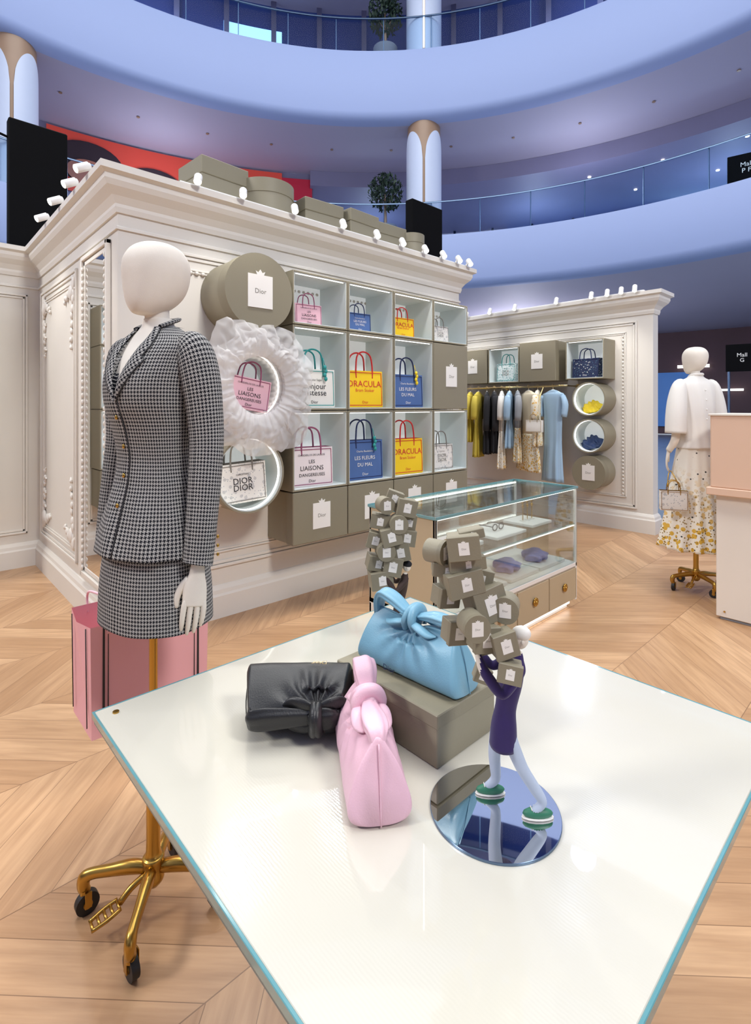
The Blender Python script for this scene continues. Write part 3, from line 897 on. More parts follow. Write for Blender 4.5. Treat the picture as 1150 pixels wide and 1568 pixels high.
garment(4.22, GBLACK, zb=.8, rot=35, slv=.5); garment(4.10, GBLACK, zb=.82, rot=40, slv=.5)
garment(3.98, WSHIRT, zb=.62, rot=30, skirt=SKIRTF); garment(3.86, GBLUE, zb=.9, rot=25)
garment(3.74, GREY, zb=.72, rot=35, skirt=DRESSF); garment(3.58, GCREAM, zb=.62, rot=60, hem=.24, skirt=DRESSF, zs=1.1)
garment(3.45, DRESSF, zb=.95, rot=20); garment(3.24, GBLUE, zb=.52, rot=75, sw=.17, hem=.14, slv=.3)
sb = tote(Tr(5.82, 3.38, 1.13) @ Rz(-80), .2, .15, .08, WHITEC, BRASS, [], INK, bot=None, name='shoulder_bag')
mb = MB(); mb.tube([(5.82, 3.43, 1.285), (5.90, 3.39, 1.5), (6.02, 3.36, 1.715), (5.90, 3.37, 1.5), (5.82, 3.33, 1.285)], .004, BRASS, 6, 3); mb.build('chain').parent = sb

# ---------------------------------------------------------------- glass counter
cx0, cx1, cy0, cy1 = 2.07, 3.63, 1.77, 2.28
mb = MB()
mb.bb(cx0+.05, cx1-.05, cy0+.05, cy1-.05, 0, .06, WHITE)
mb.bb(cx0+.1, cx1-.04, cy0+.035, cy0+.048, .03, .055, LED, .001)
mb.bb(cx0, cx1, cy0+.012, cy1, .06, .30, CREAMB, .003)
nd = 4; ww = (cx1-cx0)/nd
for k in range(nd):
    a = cx0+k*ww
    mb.bb(a+.006, a+ww-.006, cy0, cy0+.014, .07, .29, DRAWER, .003)
    c = (a+ww/2, cy0-.012, .19)
    for j in range(8):
        t = j*pi/4; mb.ell((c[0]+.018*cos(t), c[1], c[2]+.018*sin(t)), (.011, .008, .011), GOLD, 8)
    mb.ell(c, (.011, .014, .011), GOLD, 10)
mb.bb(cx0, cx1, cy0, cy1, .30, .33, WHITE, .003)
for (x0, x1, y0, y1) in ((cx0, cx1, cy0, cy0+.006), (cx0, cx1, cy1-.006, cy1), (cx1-.006, cx1, cy0, cy1)):
    mb.bb(x0, x1, y0, y1, .33, .86, GLASS, 0)
mb.bb(cx0, cx0+.012, cy0, cy1, .30, .86, DRAWER, .002)
mb.bb(cx0+.012, cx1-.01, cy0+.01, cy1-.01, .60, .608, GLASS, 0)
mb.bb(cx0+.012, cx1-.01, cy0+.008, cy0+.012, .598, .61, TGLASS, .001)
mb.bb(cx0-.005, cx1+.005, cy0-.005, cy1+.005, .86, .872, GLASS, 0)
for (x0, x1, y0, y1) in ((cx0-.006, cx1+.006, cy0-.008, cy0-.004), (cx0-.006, cx1+.006, cy1+.004, cy1+.008), (cx0-.008, cx0-.004, cy0, cy1), (cx1+.004, cx1+.008, cy0, cy1)):
    mb.bb(x0, x1, y0, y1, .858, .874, TGLASS, .001)
for (x, y) in ((cx1-.018, cy0), (cx1-.018, cy1-.018), (cx0, cy0), (cx0, cy1-.018)): mb.bb(x, x+.018, y, y+.018, .06, .86, WHITE, .002)
for zz in (.846, .588):
    mb.bb(cx0+.02, cx1-.02, cy1-.024, cy1-.010, zz, zz+.010, LED, .001)
    mb.bb(cx0+.02, cx1-.02, cy0+.010, cy0+.018, zz+.002, zz+.010, LED, .001)
mb.build('glass_display_counter')
def counteritem(x, y, z, kind):
    if kind == 'tray':
        mb = MB(Tr(x, y, z)); mb.box((0, 0, .012), (.3, .24, .024), WHITE, .003); mb.box((0, 0, .03), (.2, .15, .012), PINKW, .003)
        for k in range(3): mb.tube([(-.05+k*.05+.012*cos(t), .02*sin(t), .038) for t in [i*pi/4 for i in range(9)]], .0025, GOLD, 6, 2)
        mb.build('jewellery_tray')
    if kind == 'bust':
        mb = MB(Tr(x, y, z)); mb.box((0, 0, .01), (.26, .24, .02), WHITE, .003)
        for dx in (-.06, 0, .06):
            mb.cyl((dx, 0, .02), (dx, 0, .026), .022, WHITE, 16); mb.cyl((dx, 0, .02), (dx, 0, .15), .004, GOLD, 8); mb.tube([(dx-.016, 0, .15), (dx+.016, 0, .15)], .004, GOLD, 6, 1)
            mb.ell((dx, 0, .125), (.01, .01, .013), GOLD, 8)
        mb.build('jewellery_stand')
    if kind == 'specs':
        mb = MB(Tr(x, y, z)); mb.box((0, 0, .01), (.34, .26, .02), WHITE, .003)
        for s in (-1, 1):
            mb.tube([(s*.035+.026*cos(t), -.02, .045+.02*sin(t)) for t in [i*pi/5 for i in range(11)]], .004, RUBBER, 6, 2)
            mb.tube([(s*.062, -.02, .05), (s*.062, .08, .05), (s*.06, .11, .035)], .003, RUBBER, 6, 3)
        mb.build('sunglasses_display')
counteritem(2.5, 2.0, .6085, 'tray'); counteritem(2.95, 2.0, .6085, 'specs'); counteritem(3.38, 2.02, .6085, 'bust')
counteritem(2.3, 2.0, .3305, 'tray')
for (x, m) in ((2.66, PINKC), (3.04, LILAC), (3.40, LILAC)):
    mb = MB(); mb.box((x, 1.97, .343), (.34, .28, .024), WHITE, .003); mb.build('display_riser')
    scarf('folded_scarf', Tr(x, 1.97, .36) @ Rz(20), m, .12, .08, .035)

# right hand podium
mb = MB()
mb.bb(4.14, 4.6, .2, 1.03, .02, .85, CREAMB, .004); mb.bb(4.16, 4.58, .22, 1.01, 0, .02, GREY, 0)
mb.bb(4.08, 4.63, .15, 1.075, .85, .90, PEACH, .004)
mb.bb(4.10, 4.61, .17, 1.055, .90, 1.40, PEACH, .006)
mb.bb(4.09, 4.62, .16, 1.065, 1.385, 1.40, CREAMB, .003)
mb.cyl((4.139, .98, .06), (4.132, .98, .06), .006, GOLD, 10)
mb.build('display_podium')

# ---------------------------------------------------------------- mannequins
def hand(mb, X, mat, s=1.0, side=1):
    mb.zloft([(.03*s, 0, 0, .02*s, .018*s), (0, 0, 0, .024*s, .016*s), (-.03*s, .002*s, 0, .034*s, .015*s), (-.065*s, 0, 0, .036*s, .013*s), (-.085*s, 0, 0, .033*s, .01*s)], mat, 16, 2.3, 3, X=X)
    for i, (dx, L) in enumerate(((.026, .07), (.009, .08), (-.009, .075), (-.026, .058))):
        c = -side*.008
        mb.tube([(dx*s, 0, -.07*s), (dx*1.1*s, 0, -.085*s), (dx*1.15*s, c*.8*s, -(.085+L*.42)*s), (dx*1.12*s, c*2.2*s, -(.085+L*.75)*s), (dx*1.1*s, c*3.8*s, -(.085+L)*s)], [.0085*s, .009*s, .0082*s, .0074*s, .005*s], mat, 10, 3, X=X)
    mb.tube([(.022*s, -side*.004*s, -.015*s), (.042*s, -side*.012*s, -.04*s), (.05*s, -side*.018*s, -.068*s), (.048*s, -side*.022*s, -.092*s)], [.012*s, .011*s, .009*s, .006*s], mat, 10, 3, X=X)

def stand(mb, X):
    mb.cyl((0, 0, .1), (0, 0, .95), .0115, GOLD, 20, X=X)
    mb.zloft([(.07, 0, 0, .016, .016), (.09, 0, 0, .03, .03), (.12, 0, 0, .026, .026), (.15, 0, 0, .03, .03), (.17, 0, 0, .02, .02), (.3, 0, 0, .019, .019), (.31, 0, 0, .012, .012)], GOLD, 20, 2, 4, X=X)
    for a in (184, 277, 4, 94):
        Y = X @ Rz(a)
        mb.tube([(.02, 0, .12), (.06, 0, .125), (.12, 0, .118), (.17, 0, .112), (.192, 0, .10), (.195, 0, .075), (.19, 0, .062)], [.014, .017, .014, .013, .015, .014, .012], GOLD, 12, 4, X=Y, flat=1.2)
        mb.cyl((.19, 0, .05), (.19, 0, .07), .014, GOLD, 16, X=Y)
        Z = Y @ Tr(.185, 0, .031) @ Rz(40)
        mb.cyl((0, -.010, 0), (0, .010, 0), .031, RUBBER, 24, X=Z); mb.cyl((0, -.013, 0), (0, .013, 0), .012, GOLD, 16, X=Z)
        for s in (-1, 1): mb.box((0, s*.015, .014), (.018, .003, .045), GOLD, .001, Z)
    Y = X @ Rz(220)
    mb.tube([(.02, 0, .11), (.06, 0, .095), (.09, 0, .07)], .009, GOLD, 10, 3, X=Y)
    P = Y @ Tr(.125, 0, .06) @ Ry(14)
    for s in (-1, 1): mb.tube([(-.035, s*.018, 0), (.0, s*.021, 0), (.04, s*.016, 0)], .005, GOLD, 8, 3, X=P)
    for k in range(5): mb.tube([(-.032+k*.017, -.019, 0), (-.032+k*.017, .019, 0)], .004, GOLD, 8, 1, X=P)

def head(mb, X):
    S = [(1.66, -.012, 0, .052, .058), (1.685, -.008, 0, .042, .044), (1.71, -.004, 0, .038, .039), (1.745, .0, 0, .042, .041)]
    mb.zloft(S, MANQ, 28, 2, 4, X=X)
    H = [(1.706, .045, 0, .02, .018), (1.712, .038, 0, .045, .036), (1.735, .022, 0, .074, .060), (1.765, .008, 0, .094, .077), (1.80, .0, 0, .105, .089), (1.84, -.003, 0, .110, .095), (1.875, -.004, 0, .105, .092), (1.905, -.004, 0, .084, .076), (1.922, -.003, 0, .053, .049), (1.928, -.003, 0, .015, .014)]
    H = [(1.82+(q[0]-1.82)*.95, q[1], q[2], q[3], q[4]) for q in H]
    mb.zloft(H, MANQ, 36, 2.1, 5, X=X @ Tr(0, 0, -.005))

def mannequin(cx, cy, heading, outfit):
    B = Tr(cx, cy, 0)
    X = B @ Rz(heading) @ Tr(0, .012, 0) @ Sc(.87, .87, 1)
    mb = MB()
    stand(mb, B @ Rz(-42.93))
    head(mb, X)
    if outfit == 'suit':
        mb.zloft([(1.40, .01, 0, .095, .12), (1.5, .018, 0, .112, .14), (1.58, .01, 0, .095, .14), (1.64, -.005, 0, .068, .11), (1.675, -.01, 0, .05, .06), (1.70, -.008, 0, .042, .045)], BLOUSE, 32, 2.2, 4, X=X)
        J = [(1.045, 0, 0, .160, .196), (1.055, 0, 0, .160, .196), (1.10, 0, 0, .148, .188), (1.16, 0, 0, .130, .172), (1.24, 0, 0, .106, .148), (1.31, .002, 0, .096, .134), (1.39, .008, 0, .107, .143), (1.46, .016, 0, .126, .154), (1.52, .016, 0, .127, .16), (1.575, .008, 0, .112, .166), (1.615, 0, 0, .092, .168), (1.642, -.008, 0, .072, .145), (1.662, -.012, 0, .058, .10), (1.676, -.014, 0, .05, .07)]
        SS = cr(J, 4); n = 64; rings = []; PW = 2.35
        def surf(y, z):
            q = SS[0]
            for a_, b_ in zip(SS, SS[1:]):
                if a_[0] <= z <= b_[0]:
                    t = (z-a_[0])/max(1e-6, b_[0]-a_[0]); q = tuple(u+(v-u)*t for u, v in zip(a_, b_)); break
            else:
                if z > SS[-1][0]: q = SS[-1]
            return q[1]+q[3]*max(0, 1-min(1, abs(y)/q[4])**PW)**(1/PW)
        for q in SS:
            z = q[0]; r = []
            for i in range(n):
                a = 2*pi*i/n; ca, sa = cos(a), sin(a); p = PW
                x = q[1]+q[3]*copysign(abs(ca)**(2/p), ca); y = q[2]+q[4]*copysign(abs(sa)**(2/p), sa)
                if z > 1.48 and ca > 0:
                    hw = (z-1.48)*.36
                    if abs(y) < hw: x -= .045
                k = 1+.016*sin(a*9+z*20)*(1 if z < 1.25 else .5)+.01*sin(z*70+a*3)*exp(-((z-1.28)/.06)**2)
                r.append(Vector((x*k, y*k, z)))
            rings.append(r)
        mb.loft(rings, HOUND, True, True, True, X)
        for s in (-1, 1):
            prof = [(1.462, .001, .004), (1.49, .004, .028), (1.52, .014, .052), (1.55, .025, .074), (1.574, .034, .092), (1.584, .038, .078), (1.592, .04, .082), (1.612, .045, .09), (1.635, .048, .084), (1.658, .046, .072), (1.672, .04, .062)]
            vs = []; fs = []; fuv = []; m = 7
            for (z, yi, yo) in prof:
                for k in range(m):
                    t = k/(m-1); y = yi+(yo-yi)*t
                    x = surf(y, z)+.004+.006*sin(pi*min(1, t*1.05))
                    vs.append(Vector((x, s*y, z)))
            for i in range(len(prof)-1):
                for k in range(m-1):
                    f = [i*m+k, i*m+k+1, (i+1)*m+k+1, (i+1)*m+k]; fs.append(f)
                    fuv.append([(vs[j].y*.8+vs[j].z*.6, vs[j].z*.8-vs[j].y*.6) for j in f])
            mb.add(vs, fs, HOUND, True, fuv, X)
            mb.tube([tuple(vs[i*m+m-1]) for i in range(len(prof))], .0022, BLACK, 6, 1, X=X)
        mb.tube([(.030, -.058, 1.672), (-.01, -.066, 1.688), (-.05, -.045, 1.700), (-.064, 0, 1.704), (-.05, .045, 1.700), (-.01, .066, 1.688), (.030, .058, 1.672)], .013, HOUND, 12, 5, X=X, flat=.45)
        ed = [1.47, 1.42, 1.36, 1.30, 1.24, 1.18, 1.12, 1.05]
        mb.tube([(surf(.004, z)+.002, .006, z) for z in ed], .0022, BLACK, 6, 3, X=X)
        for z in (1.42, 1.34, 1.26, 1.18): mb.ell((surf(.02, z)+.002, -.02, z), (.004, .0065, .0065), GOLD, 10, X)
        mb.zloft([(.845, 0, 0, .150, .192), (.86, 0, 0, .150, .192), (.95, 0, 0, .146, .188), (1.08, 0, 0, .13, .172)], HOUND, 56, 2.3, 4, X=X, mod=lambda a, z: 1+.012*sin(a*6))
        for s in (-1, 1):
            P = [(-.005, s*.135, 1.622), (-.008, s*.172, 1.598), (-.014, s*.194, 1.53), (-.02, s*.206, 1.44), (-.022, s*.213, 1.35), (-.010, s*.218, 1.25), (.006, s*.222, 1.14), (.018, s*.222, 1.05), (.022, s*.222, 1.03)]
            mb.tube(P, [.038, .056, .060, .056, .052, .050, .047, .045, .045], HOUND, 28, 5, X=X)
            hand(mb, X @ Tr(.024, s*.222, 1.005) @ Ry(-8) @ Rz(-s*35), MANQ, .98, s)
            for k in range(3): mb.ell((-.028, s*.256, 1.05+k*.024), (.005, .004, .005), GOLD, 8, X)
    else:
        md = lambda a, z: 1+.03*sin(a*11+z*9)
        mb.zloft([(1.12, 0, 0, .14, .17), (1.2, 0, 0, .13, .155), (1.32, 0, 0, .125, .16), (1.46, .005, 0, .13, .175), (1.56, .005, 0, .12, .185), (1.62, -.003, 0, .095, .18), (1.65, -.008, 0, .07, .15), (1.675, -.01, 0, .05, .08), (1.70, -.01, 0, .043, .05)], WSHIRT, 48, 2.3, 4, md, X=X)
        mb.tube([(-.056, -.03, 1.70), (-.05, .03, 1.70), (0, .05, 1.69), (.045, .02, 1.675), (.045, -.02, 1.675), (0, -.05, 1.69), (-.056, -.03, 1.70)], .012, WSHIRT, 8, 3, X=X)
        for k in range(6): mb.ell((-.132+.01*abs(k-2.5)*.6, 0, 1.2+k*.075), (.005, .006, .006), TAG, 8, X)
        def ms(a, z):
            k = max(0, (1.2-z)/.9); return 1+(.09*k)*sin(a*13)+.05*k*sin(a*7+1)
        mb.zloft([(.34, .01, 0, .25, .29), (.5, 0, 0, .225, .26), (.8, 0, 0, .18, .215), (1.05, 0, 0, .14, .17), (1.16, 0, 0, .12, .15)], SKIRTF, 78, 2.1, 5, ms, X=X)
        for s in (-1, 1):
            mb.tube([(-.005, s*.14, 1.625), (-.01, s*.18, 1.60), (-.014, s*.208, 1.50), (-.018, s*.225, 1.38), (-.018, s*.232, 1.24)], [.04, .062, .078, .085, .085], WSHIRT, 28, 5, X=X)
            e = (.05, s*.24, 1.10) if s > 0 else (.03, s*.225, 1.05)
            mb.tube([(-.015, s*.225, 1.34), (-.01, s*.225, 1.2), e], [.036, .034, .026], MANQ, 16, 5, X=X)
            hand(mb, X @ Tr(*e) @ Ry(-14) @ Tr(0, 0, -.02) @ Rz(-s*40), MANQ, .9, s)
    return mb.build('dress_form_mannequin')
mannequin(.558, 1.542, 197.05, 'suit')
mannequin(4.675, 1.30, 62, 'dress')

sb = tote(Tr(4.395, 1.375, .655) @ Rz(-62), .19, .15, .07, GREYTOILE, GOLD, [], INK, bot=None, name='small_handbag')
mb = MB(); mb.tube([(4.38, 1.41, .83), (4.42, 1.42, .91), (4.47, 1.42, .945), (4.43, 1.38, .91), (4.42, 1.34, .83)], .004, GOLD, 6, 4); mb.build('strap').parent = sb

# pink paper shopping bag
mb = MB(); x0, x1, y0, y1, zb, zt = .45, .83, 1.765, 1.99, .42, .77
vs = [(x0+.005, y0+.005, zb), (x1-.005, y0+.005, zb), (x1-.005, y1-.005, zb), (x0+.005, y1-.005, zb), (x0, y0, zt), (x1, y0, zt), (x1, y1, zt), (x0, y1, zt), ((x0-.012), (y0+y1)/2, zt-.01), ((x0+.01), (y0+y1)/2, zb+.12), ((x1-.01), (y0+y1)/2, zt-.01)]
mb.add(vs, [[0, 3, 2, 1], [0, 1, 5, 4], [2, 3, 7, 6], [0, 4, 8, 9], [9, 8, 7, 3], [0, 9, 3], [1, 2, 6, 10], [1, 10, 5]], PINKP)
for (a, b) in ((x0+.035, x0+.041), (x0+.05, x0+.052), (x1-.041, x1-.035), (x1-.052, x1-.05)): mb.bb(a, b, y0-.0005, y0+.004, zb+.01, zt-.002, BLACK, 0)
for yy in (y0+.03, y1-.03): mb.tube([(x0-.002, yy, zb+.03), (x0-.006, yy, zt-.01)], .0016, BLACK, 4, 1)
for yy in (y0, y1):
    mb.tube([(x0+.05, yy, zt-.03), (x0+.05, yy-.0, zt+.04), (.475, 1.725 if yy == y0 else 1.74, .875), (x0+.10, yy, zt+.04), (x0+.16, yy, zt-.03)], .004, PINKC, 8, 5)
mb.build('pink_shopping_bag', False)

# ---------------------------------------------------------------- foreground table
TX0, TX1, TY0, TY1, TZ = .339, 1.40, .226, 1.319, .75
mb = MB()
mb.bb(TX0+.0055, TX1-.0055, TY0+.0055, TY1-.0055, TZ-.012, TZ, TABLE, .001)
for (a, b, c, d) in ((TX0, TX0+.0055, TY0, TY1), (TX1-.0055, TX1, TY0, TY1), (TX0+.0055, TX1-.0055, TY0, TY0+.0055), (TX0+.0055, TX1-.0055, TY1-.0055, TY1)):
    mb.bb(a, b, c, d, TZ-.016, TZ-.0003, TGLASS, .001)
mb.bb(TX0+.004, TX1-.004, TY0+.004, TY1-.004, TZ-.028, TZ-.0155, TGLASSD, .001)
mb.bb(.78, 1.2, .58, 1.1, .03, TZ-.028, CREAMB, .004); mb.bb(.74, 1.24, .54, 1.14, 0, .03, GOLD, .004)
mb.cyl((TX0+.04, TY1-.04, TZ), (TX0+.04, TY1-.04, TZ+.003), .007, GOLD, 20)
mb.build('display_table')

mb = MB()
mb.bb(.772, .963, .655, .955, TZ, TZ+.078, TAUPE, .002); mb.bb(.768, .967, .651, .959, TZ+.078, TZ+.106, TAUPED, .002)
mb.build('gift_box')

def pouch(T, mat, L=.27, H=.135, D=.1, peak=.06, txt=None, tmat=None, kx=0.0, rp=.3):
    mb = MB(T)
    N = 96; K = 64; kn = Vector((kx, 0, H*1.0)); rings = []
    for i in range(N+1):
        t = -1+2*i/N; at = abs(t)
        e = max(0, (at-.93)/.07)
        end = 1-e**2.2*.3
        h = H*(1.0+.06*at**1.5)*(1-e**2*.10)
        r = []
        for k in range(K):
            a = 2*pi*k/K; c, s = cos(a), sin(a)
            cs = copysign(abs(c)**.5, c); sn = copysign(abs(s)**.62, s)
            zz = (sn+1)/2
            prof = 1-.80*zz**1.7
            y = cs*D*.5*end*prof
            z = h*zz+(.006*e*(1-zz))
            x = L/2*t*(1-.20*zz**1.3)
            p = Vector((x, y, z))
            d = p-kn; ds = d.length
            ang = atan2(d.z, d.x)
            fo = .005*sin(ang*12+2.5*noise.noise(p*14+Vector((3, 0, 0))))*exp(-((ds-.05)/.045)**2)
            fo += .008*noise.noise(Vector((p.x*11, p.y*6, p.z*14+5)))*(.3+.7*zz)
            if e < .9: p.y += copysign(1, c)*fo*(1 if abs(c) > .1 else abs(c)*10)
            if zz > .7: p.z -= .012*exp(-((p.x-kx)/.03)**2)
            r.append(p)
        rings.append(r)
    mb.loft(rings, mat, True, True, True)
    for s in (-1, 1): mb.tube([(s*L*.502, 0, .004), (s*L*.463, 0, H*.55), (s*L*.41, 0, H*1.0)], .0014, mat, 6, 3)
    def strap(pts, ws):
        Q = cr([tuple(p)+(w,) for p, w in zip(pts, ws)], 7); rg = []
        for j, q in enumerate(Q):
            P = Vector(q[:3]); a = Q[max(j-1, 0)]; b = Q[min(j+1, len(Q)-1)]
            tt = (Vector(b[:3])-Vector(a[:3])).normalized(); nn = Vector((-tt.z, 0, tt.x)); yy = Vector((0, 1, 0))
            ww = q[3]; m = 36; rr_ = []
            for k in range(m):
                an = 2*pi*k/m; f = 1+.09*sin(an*5+j*.1)
                rr_.append(P+yy*(ww*cos(an)*f)+nn*(ww*.45*sin(an)*f))
            rg.append(rr_)
        mb.loft(rg, mat)
    strap([(-L*.385, 0, H*.85), (-L*.38, 0, H+peak*.45), (-L*.33, 0, H+peak), (-L*.22, 0, H+peak*.85), (kx-L*.09, 0, H+peak*.4), (kx-.012, 0, H+.012)], [.014, .019, .022, .023, .017, .012])
    strap([(L*.39, 0, H*.88), (L*.345, 0, H+peak*rp*.7), (L*.28, 0, H+peak*rp), (L*.18, 0, H+peak*rp), (kx+L*.08, 0, H+peak*rp*.7), (kx+.012, 0, H+.012)], [.010, .017, .022, .022, .016, .012])
    for s in (-1, 1):
        mb.tube([(kx+s*.012, -.021, H-.014), (kx+s*.009, -.026, H+.006), (kx+s*.005, -.013, H+.024), (kx+s*.004, .012, H+.025), (kx+s*.005, .025, H+.008), (kx+s*.009, .02, H-.012)], [.007, .0105, .012, .012, .0105, .007], mat, 16, 6, flat=.75)
    for s in (-1, 1):
        for q in (-1, 1):
            mb.tube([(kx+s*.006, q*.020, H+.002), (kx+s*.028, q*.025, H-.002), (kx+s*.052, q*.024, H-.010), (kx+s*.07, q*.018, H-.010)], [.009, .013, .012, .003], mat, 16, 5, flat=.5)
    mb.ell((kx, 0, H+.006), (.018, .025, .018), mat, 20, None, lambda p: p*(1+.06*sin(p.y*300)))
    if txt: mb.text(txt, .018, tmat, Tr(-L*.1, -D*.5-.001, .018))
    return mb
def camT(xc, D, z):
    p = RT*xc+FW*D; return Tr(p.x, p.y, z)
pouch(Tr(.862, .795, TZ+.106) @ Rz(-86), PBLUE, L=.285, H=.115, D=.115, peak=.040, txt='Dior', tmat=NAVY, rp=.55).build('blue_bow_handbag')
pouch(camT(-.012, 1.0, TZ) @ CAMROT @ Rz(99-180), PPINK, L=.275, H=.125, D=.125, peak=.045, kx=-.01, rp=.2).build('pink_bow_handbag')
TBK = camT(-.172, 1.205, TZ+.066) @ CAMROT @ Rz(2) @ Rx(94)
mb = pouch(TBK, PBLACK, L=.24, H=.125, D=.125, peak=.008, kx=.045, rp=1)
# foil logo on the upper flank, reading from the far side  (local +y is up once the bag lies down)
mb.text('Dior', .018, BRASS, Tr(.045, .0615, .030) @ Rz(180))
mb.build('black_bow_handbag')

# ---------------------------------------------------------------- figurines with boxes
def minibox(mb, X, s, d=None, h=None, rnd=False):
    d = d or s; h = h or s
    if rnd:
        mb.cyl((0, d*.5, 0), (0, -d*.3, 0), s/2-.001, TAUPE, 28, X=X); mb.cyl((0, -d*.3, 0), (0, -d*.5, 0), s/2, TAUPED, 28, X=X)
    else:
        mb.box((0, d*.12, 0), (s-.003, d*.76, h-.003), TAUPE, .001, X); mb.box((0, -d*.36, 0), (s, d*.28, h), TAUPED, .001, X)
    label(mb, 0, -d*.5, 0, min(s, h)/.36, X=X)

def figurine(T, top, legs, shoe, hatm, boxes, FS=I4):
    mb = MB(T @ FS)
    J = {
        'pel': ((.014, 0, .132), .0145), 'wai': ((.017, 0, .155), .0125), 'che': ((.024, 0, .205), .0175), 'nk0': ((.034, 0, .243), .012), 'neck': ((.039, 0, .258), .006),
        'hipL': ((.006, .010, .118), .0125), 'knL': ((.004, .020, .075), .0102), 'anL': ((.010, .03, .024), .0088), 'ftL': ((-.010, .03, .009), .0055),
        'hipR': ((.022, -.010, .118), .0125), 'knR': ((.040, -.016, .075), .0102), 'anR': ((.073, -.02, .024), .0088), 'ftR': ((.053, -.022, .009), .0055),
        'shN': ((.036, -.022, .236), .0105), 'elN': ((.002, -.040, .204), .0098), 'haN': ((-.026, -.034, .244), .0082), 'hbN': ((-.034, -.028, .270), .0045),
        'shF': ((.036, .022, .236), .0105), 'elF': ((.004, .036, .212), .0085), 'haF': ((-.026, .03, .25), .0065), 'hbF': ((-.032, .028, .268), .0045),
    }
    E = [('pel', 'wai'), ('wai', 'che'), ('che', 'nk0'), ('nk0', 'neck'), ('pel', 'hipL'), ('hipL', 'knL'), ('knL', 'anL'), ('anL', 'ftL'), ('pel', 'hipR'), ('hipR', 'knR'), ('knR', 'anR'), ('anR', 'ftR'),
         ('nk0', 'shN'), ('shN', 'elN'), ('elN', 'haN'), ('haN', 'hbN'), ('nk0', 'shF'), ('shF', 'elF'), ('elF', 'haF'), ('haF', 'hbF')]
    def mf(c):
        if c.z < .014: return shoe
        if c.z < .126: return legs
        if c.x < -.030 or (c.z > .254 and c.x > .02): return MANQ
        return top
    mb.skin(J, E, mf, 2)
    mb.zloft([(.103, .014, 0, .0215, .025), (.135, .015, 0, .0195, .0235), (.165, .018, 0, .016, .0195), (.205, .025, 0, .018, .024), (.238, .034, 0, .013, .024)], top, 24, 2.2, 4)
    for (x, y) in ((.010, .03), (.073, -.02)):
        mb.ell((x-.010, y, .008), (.024, .0085, .0085), shoe, 16); mb.ell((x-.010, y, .002), (.026, .0095, .0022), TAG, 14)
        for q in range(3): mb.tube([(x-.020+q*.005, y-.005, .0155+q*.001), (x-.020+q*.005, y+.005, .0155+q*.001)], .0008, TAG, 5, 1)
    mb.ell((.041, 0, .276), (.0135, .0115, .016), MANQ, 18); mb.ell((.043, 0, .285), (.0155, .0135, .012), hatm, 18)
    mb.tube([(.03, 0, .277), (.025, 0, .272)], [.002, .0025], MANQ, 6, 1)
    for s in (-1, 1):
        mb.ell((.042, s*.0118, .275), (.003, .0016, .004), MANQ, 8); mb.ell((.0295, s*.004, .280), (.001, .0012, .001), BLACK, 6)
        y = s*.029
        for q in range(4): mb.tube([(-.034, y+(q-1.5)*.0022, .268), (-.037, y+(q-1.5)*.003, .280), (-.041, y+(q-1.5)*.003, .286-.001*q)], [.0017, .0015, .001], MANQ, 6, 2)
        mb.tube([(-.032, y-s*.004, .266), (-.030, y-s*.008, .277)], .0015, MANQ, 6, 1)
    mb.T = T
    for (x, y, dd, s, d, h, rnd, ry, rz) in boxes:
        minibox(mb, Tr(x, dd, y) @ Ry(ry) @ Rz(rz), s, d, h, rnd)
    return mb
k = .00113
def bx(px, py, w, h, dd=0, rnd=False, ry=0, rz=0, d=None): return ((px-757)*k, (1241-py)*k, dd, w*k, d or w*k*.85, h*k, rnd, ry, rz)
boxes = [bx(768, 1006, 34, 28, -.055, ry=8, rz=-12), bx(744, 982, 36, 34, 0, ry=-8, rz=10), bx(760, 970, 36, 36, -.045, ry=-14, rz=10), bx(734, 966, 40, 38, -.03, ry=4, rz=15),
         bx(716, 942, 40, 40, -.05, True, rz=12), bx(742, 925, 54, 50, 0, ry=-16, rz=20), bx(773, 930, 40, 40, -.01, True, rz=-20), bx(697, 968, 36, 36, 0, ry=6, rz=20),
         bx(704, 890, 56, 36, -.01, ry=-10, rz=14), bx(735, 893, 40, 34, .02, ry=14), bx(682, 915, 36, 30, .0, ry=8, rz=25), bx(706, 834, 48, 36, -.02, ry=-7, rz=-6), bx(710, 862, 56, 20, 0, ry=-6, rz=8),
         bx(670, 848, 38, 38, .0, True, rz=50), bx(684, 874, 46, 20, .005, ry=6), bx(720, 819, 38, 14, .0, ry=-12), bx(743, 1048, 26, 24, .03, ry=20)]
T = camT(.206, .905, TZ+.0045) @ CAMROT
mb = figurine(T, PURPJ, TROU, GREENS, WSHIRT, boxes, Sc(1.08, 1.1, 1.06))
mb.cyl((0, 0, -.004), (0, 0, 0), .11, MIRROR, 72); mb.cyl((0, 0, -.0042), (0, 0, -.0005), .1108, METAL, 72)
mb.build('box_carrier_figurine')
k3 = .001875
def b2(px, py, w, h, dd=0, rnd=False, ry=0, rz=0): return ((px-605)*k3, (995-py)*k3, dd, w*k3, w*k3*.85, h*k3, rnd, ry, rz)
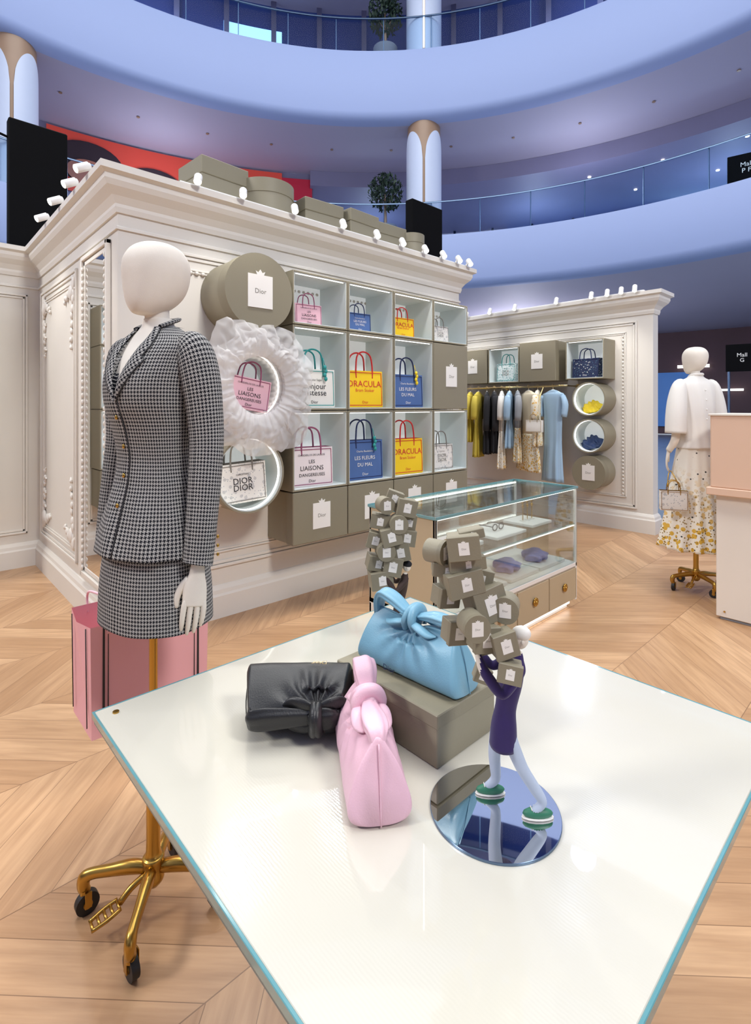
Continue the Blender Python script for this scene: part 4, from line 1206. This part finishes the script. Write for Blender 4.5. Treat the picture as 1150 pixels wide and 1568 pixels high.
boxes2 = [b2(590, 775, 26, 26, 0, True, rz=20), b2(622, 778, 30, 26, 0, ry=12, rz=10), b2(605, 766, 26, 22, .02, ry=20), b2(583, 800, 30, 22, .01, ry=10), b2(610, 801, 28, 28, -.02, True, rz=5), b2(628, 803, 20, 26, .01, ry=10), b2(598, 820, 30, 26, -.02, ry=-12, rz=10), b2(624, 824, 26, 24, 0, ry=8),
          b2(576, 828, 26, 24, .0, ry=14), b2(590, 842, 28, 28, -.02, True, rz=12), b2(614, 846, 28, 26, 0, ry=-10), b2(578, 862, 32, 22, 0, ry=12, rz=12), b2(602, 866, 28, 28, -.01, ry=10), b2(583, 886, 34, 26, -.01, ry=-6, rz=14)]
T = camT(.055, 1.5, TZ+.0045) @ CAMROT
mb = figurine(T, BROWNJ, GREY, BLACK, GBLACK, boxes2, Sc(.85, .85, .85))
mb.cyl((0, 0, -.004), (0, 0, 0), .09, MIRROR, 60)
mb.build('box_carrier_figurine')

# ---------------------------------------------------------------- lights
sc = bpy.context.scene
w = bpy.data.worlds.new('sky'); sc.world = w; w.use_nodes = True
bg = w.node_tree.nodes['Background']; bg.inputs[0].default_value = (.80, .87, 1.0, 1); bg.inputs[1].default_value = .95
def light(name, typ, loc, power, color=(1, 1, 1), size=1, rot=(0, 0, 0), **kw):
    d = bpy.data.lights.new(name, typ); d.energy = power; d.color = color
    if typ == 'AREA': d.shape = 'DISK'; d.size = size
    elif typ in ('POINT', 'SPOT'): d.shadow_soft_size = size
    for a, b in kw.items(): setattr(d, a, b)
    o = bpy.data.objects.new(name, d); o.location = loc; o.rotation_euler = rot; sc.collection.objects.link(o)
    return o
light('atrium_skylight', 'AREA', (3.5, 3.98, 17.3), 2250, (1, .99, .96), 15)
def aim(o, t):
    v = Vector(t)-o.location; o.rotation_euler = v.to_track_quat('-Z', 'Y').to_euler()
for ph, p in ((150, 640), (-125, 680)):
    c = cpos(11, ph, 8.8); o = light('rear_fill_light', 'AREA', c, p, (1, .98, .95), 2.0); aim(o, (2.5, 3, 1.0))  # added fill from behind the camera for the shop walls, no fixture
for x in (1.6, 2.4, 3.2, 4.0):
    o = light('track_lamp', 'SPOT', (x, YF-.55, zc+.12), 26, (1, .97, .92), .05, spot_size=radians(85), spot_blend=.8); aim(o, (x, YF-.1, 1.0))
for y in (2.6, 3.6, 4.6):
    o = light('track_lamp', 'SPOT', (XB-.6, y, zc), 30, (1, .97, .92), .05, spot_size=radians(85), spot_blend=.8); aim(o, (XB-.1, y, 1.0))
for y in (3.9, 4.8):
    o = light('track_lamp', 'SPOT', (XS-.5, y, zc+.1), 28, (1, .97, .92), .05, spot_size=radians(85), spot_blend=.8); aim(o, (XS-.05, y, .9))
for (x, y, tx, ty, p) in ((1.6, YF-.35, .8, 1.0, 45), (2.6, YF-.35, 1.2, .8, 45), (XS-.3, 3.6, .4, 1.4, 35)):
    o = light('track_lamp', 'SPOT', (x, y, zc+.12), p, (1, .97, .92), .04, spot_size=radians(60), spot_blend=.7); aim(o, (tx, ty, .75))
for ph in range(0, 360, 60):  # added ambient fill for soffits and corridors, no fixtures modelled
    p = cpos(14.5, ph+30); light('corridor_fill_light', 'POINT', (p.x, p.y, 8.6), 150, (.82, .86, 1), .5); light('corridor_fill_light', 'POINT', (p.x, p.y, 15.4), 130, (.6, .72, 1), .4)
    p = cpos(18, ph+20); light('corridor_fill_light', 'POINT', (p.x, p.y, 3.2), 560, (.88, .88, 1), .5)
for ph in (0, 22, 44):  # extra blue fill added to brighten the middle level interior
    p = cpos(19, ph); light('corridor_fill_light', 'POINT', (p.x, p.y, 8.6), 130, (.6, .78, 1), .4)

# ---------------------------------------------------------------- camera
cam = bpy.data.cameras.new('camera'); co = bpy.data.objects.new('camera', cam); sc.collection.objects.link(co)
co.location = (0, 0, 1.45); co.rotation_euler = (radians(90), 0, radians(-42.93))
cam.sensor_fit = 'VERTICAL'; cam.sensor_height = 36; cam.lens = 18.37; cam.shift_y = -.1033
cam.clip_start = .02; cam.clip_end = 200
sc.camera = co
sc.view_settings.view_transform = 'Standard'; sc.view_settings.look = 'None'; sc.view_settings.exposure = 0
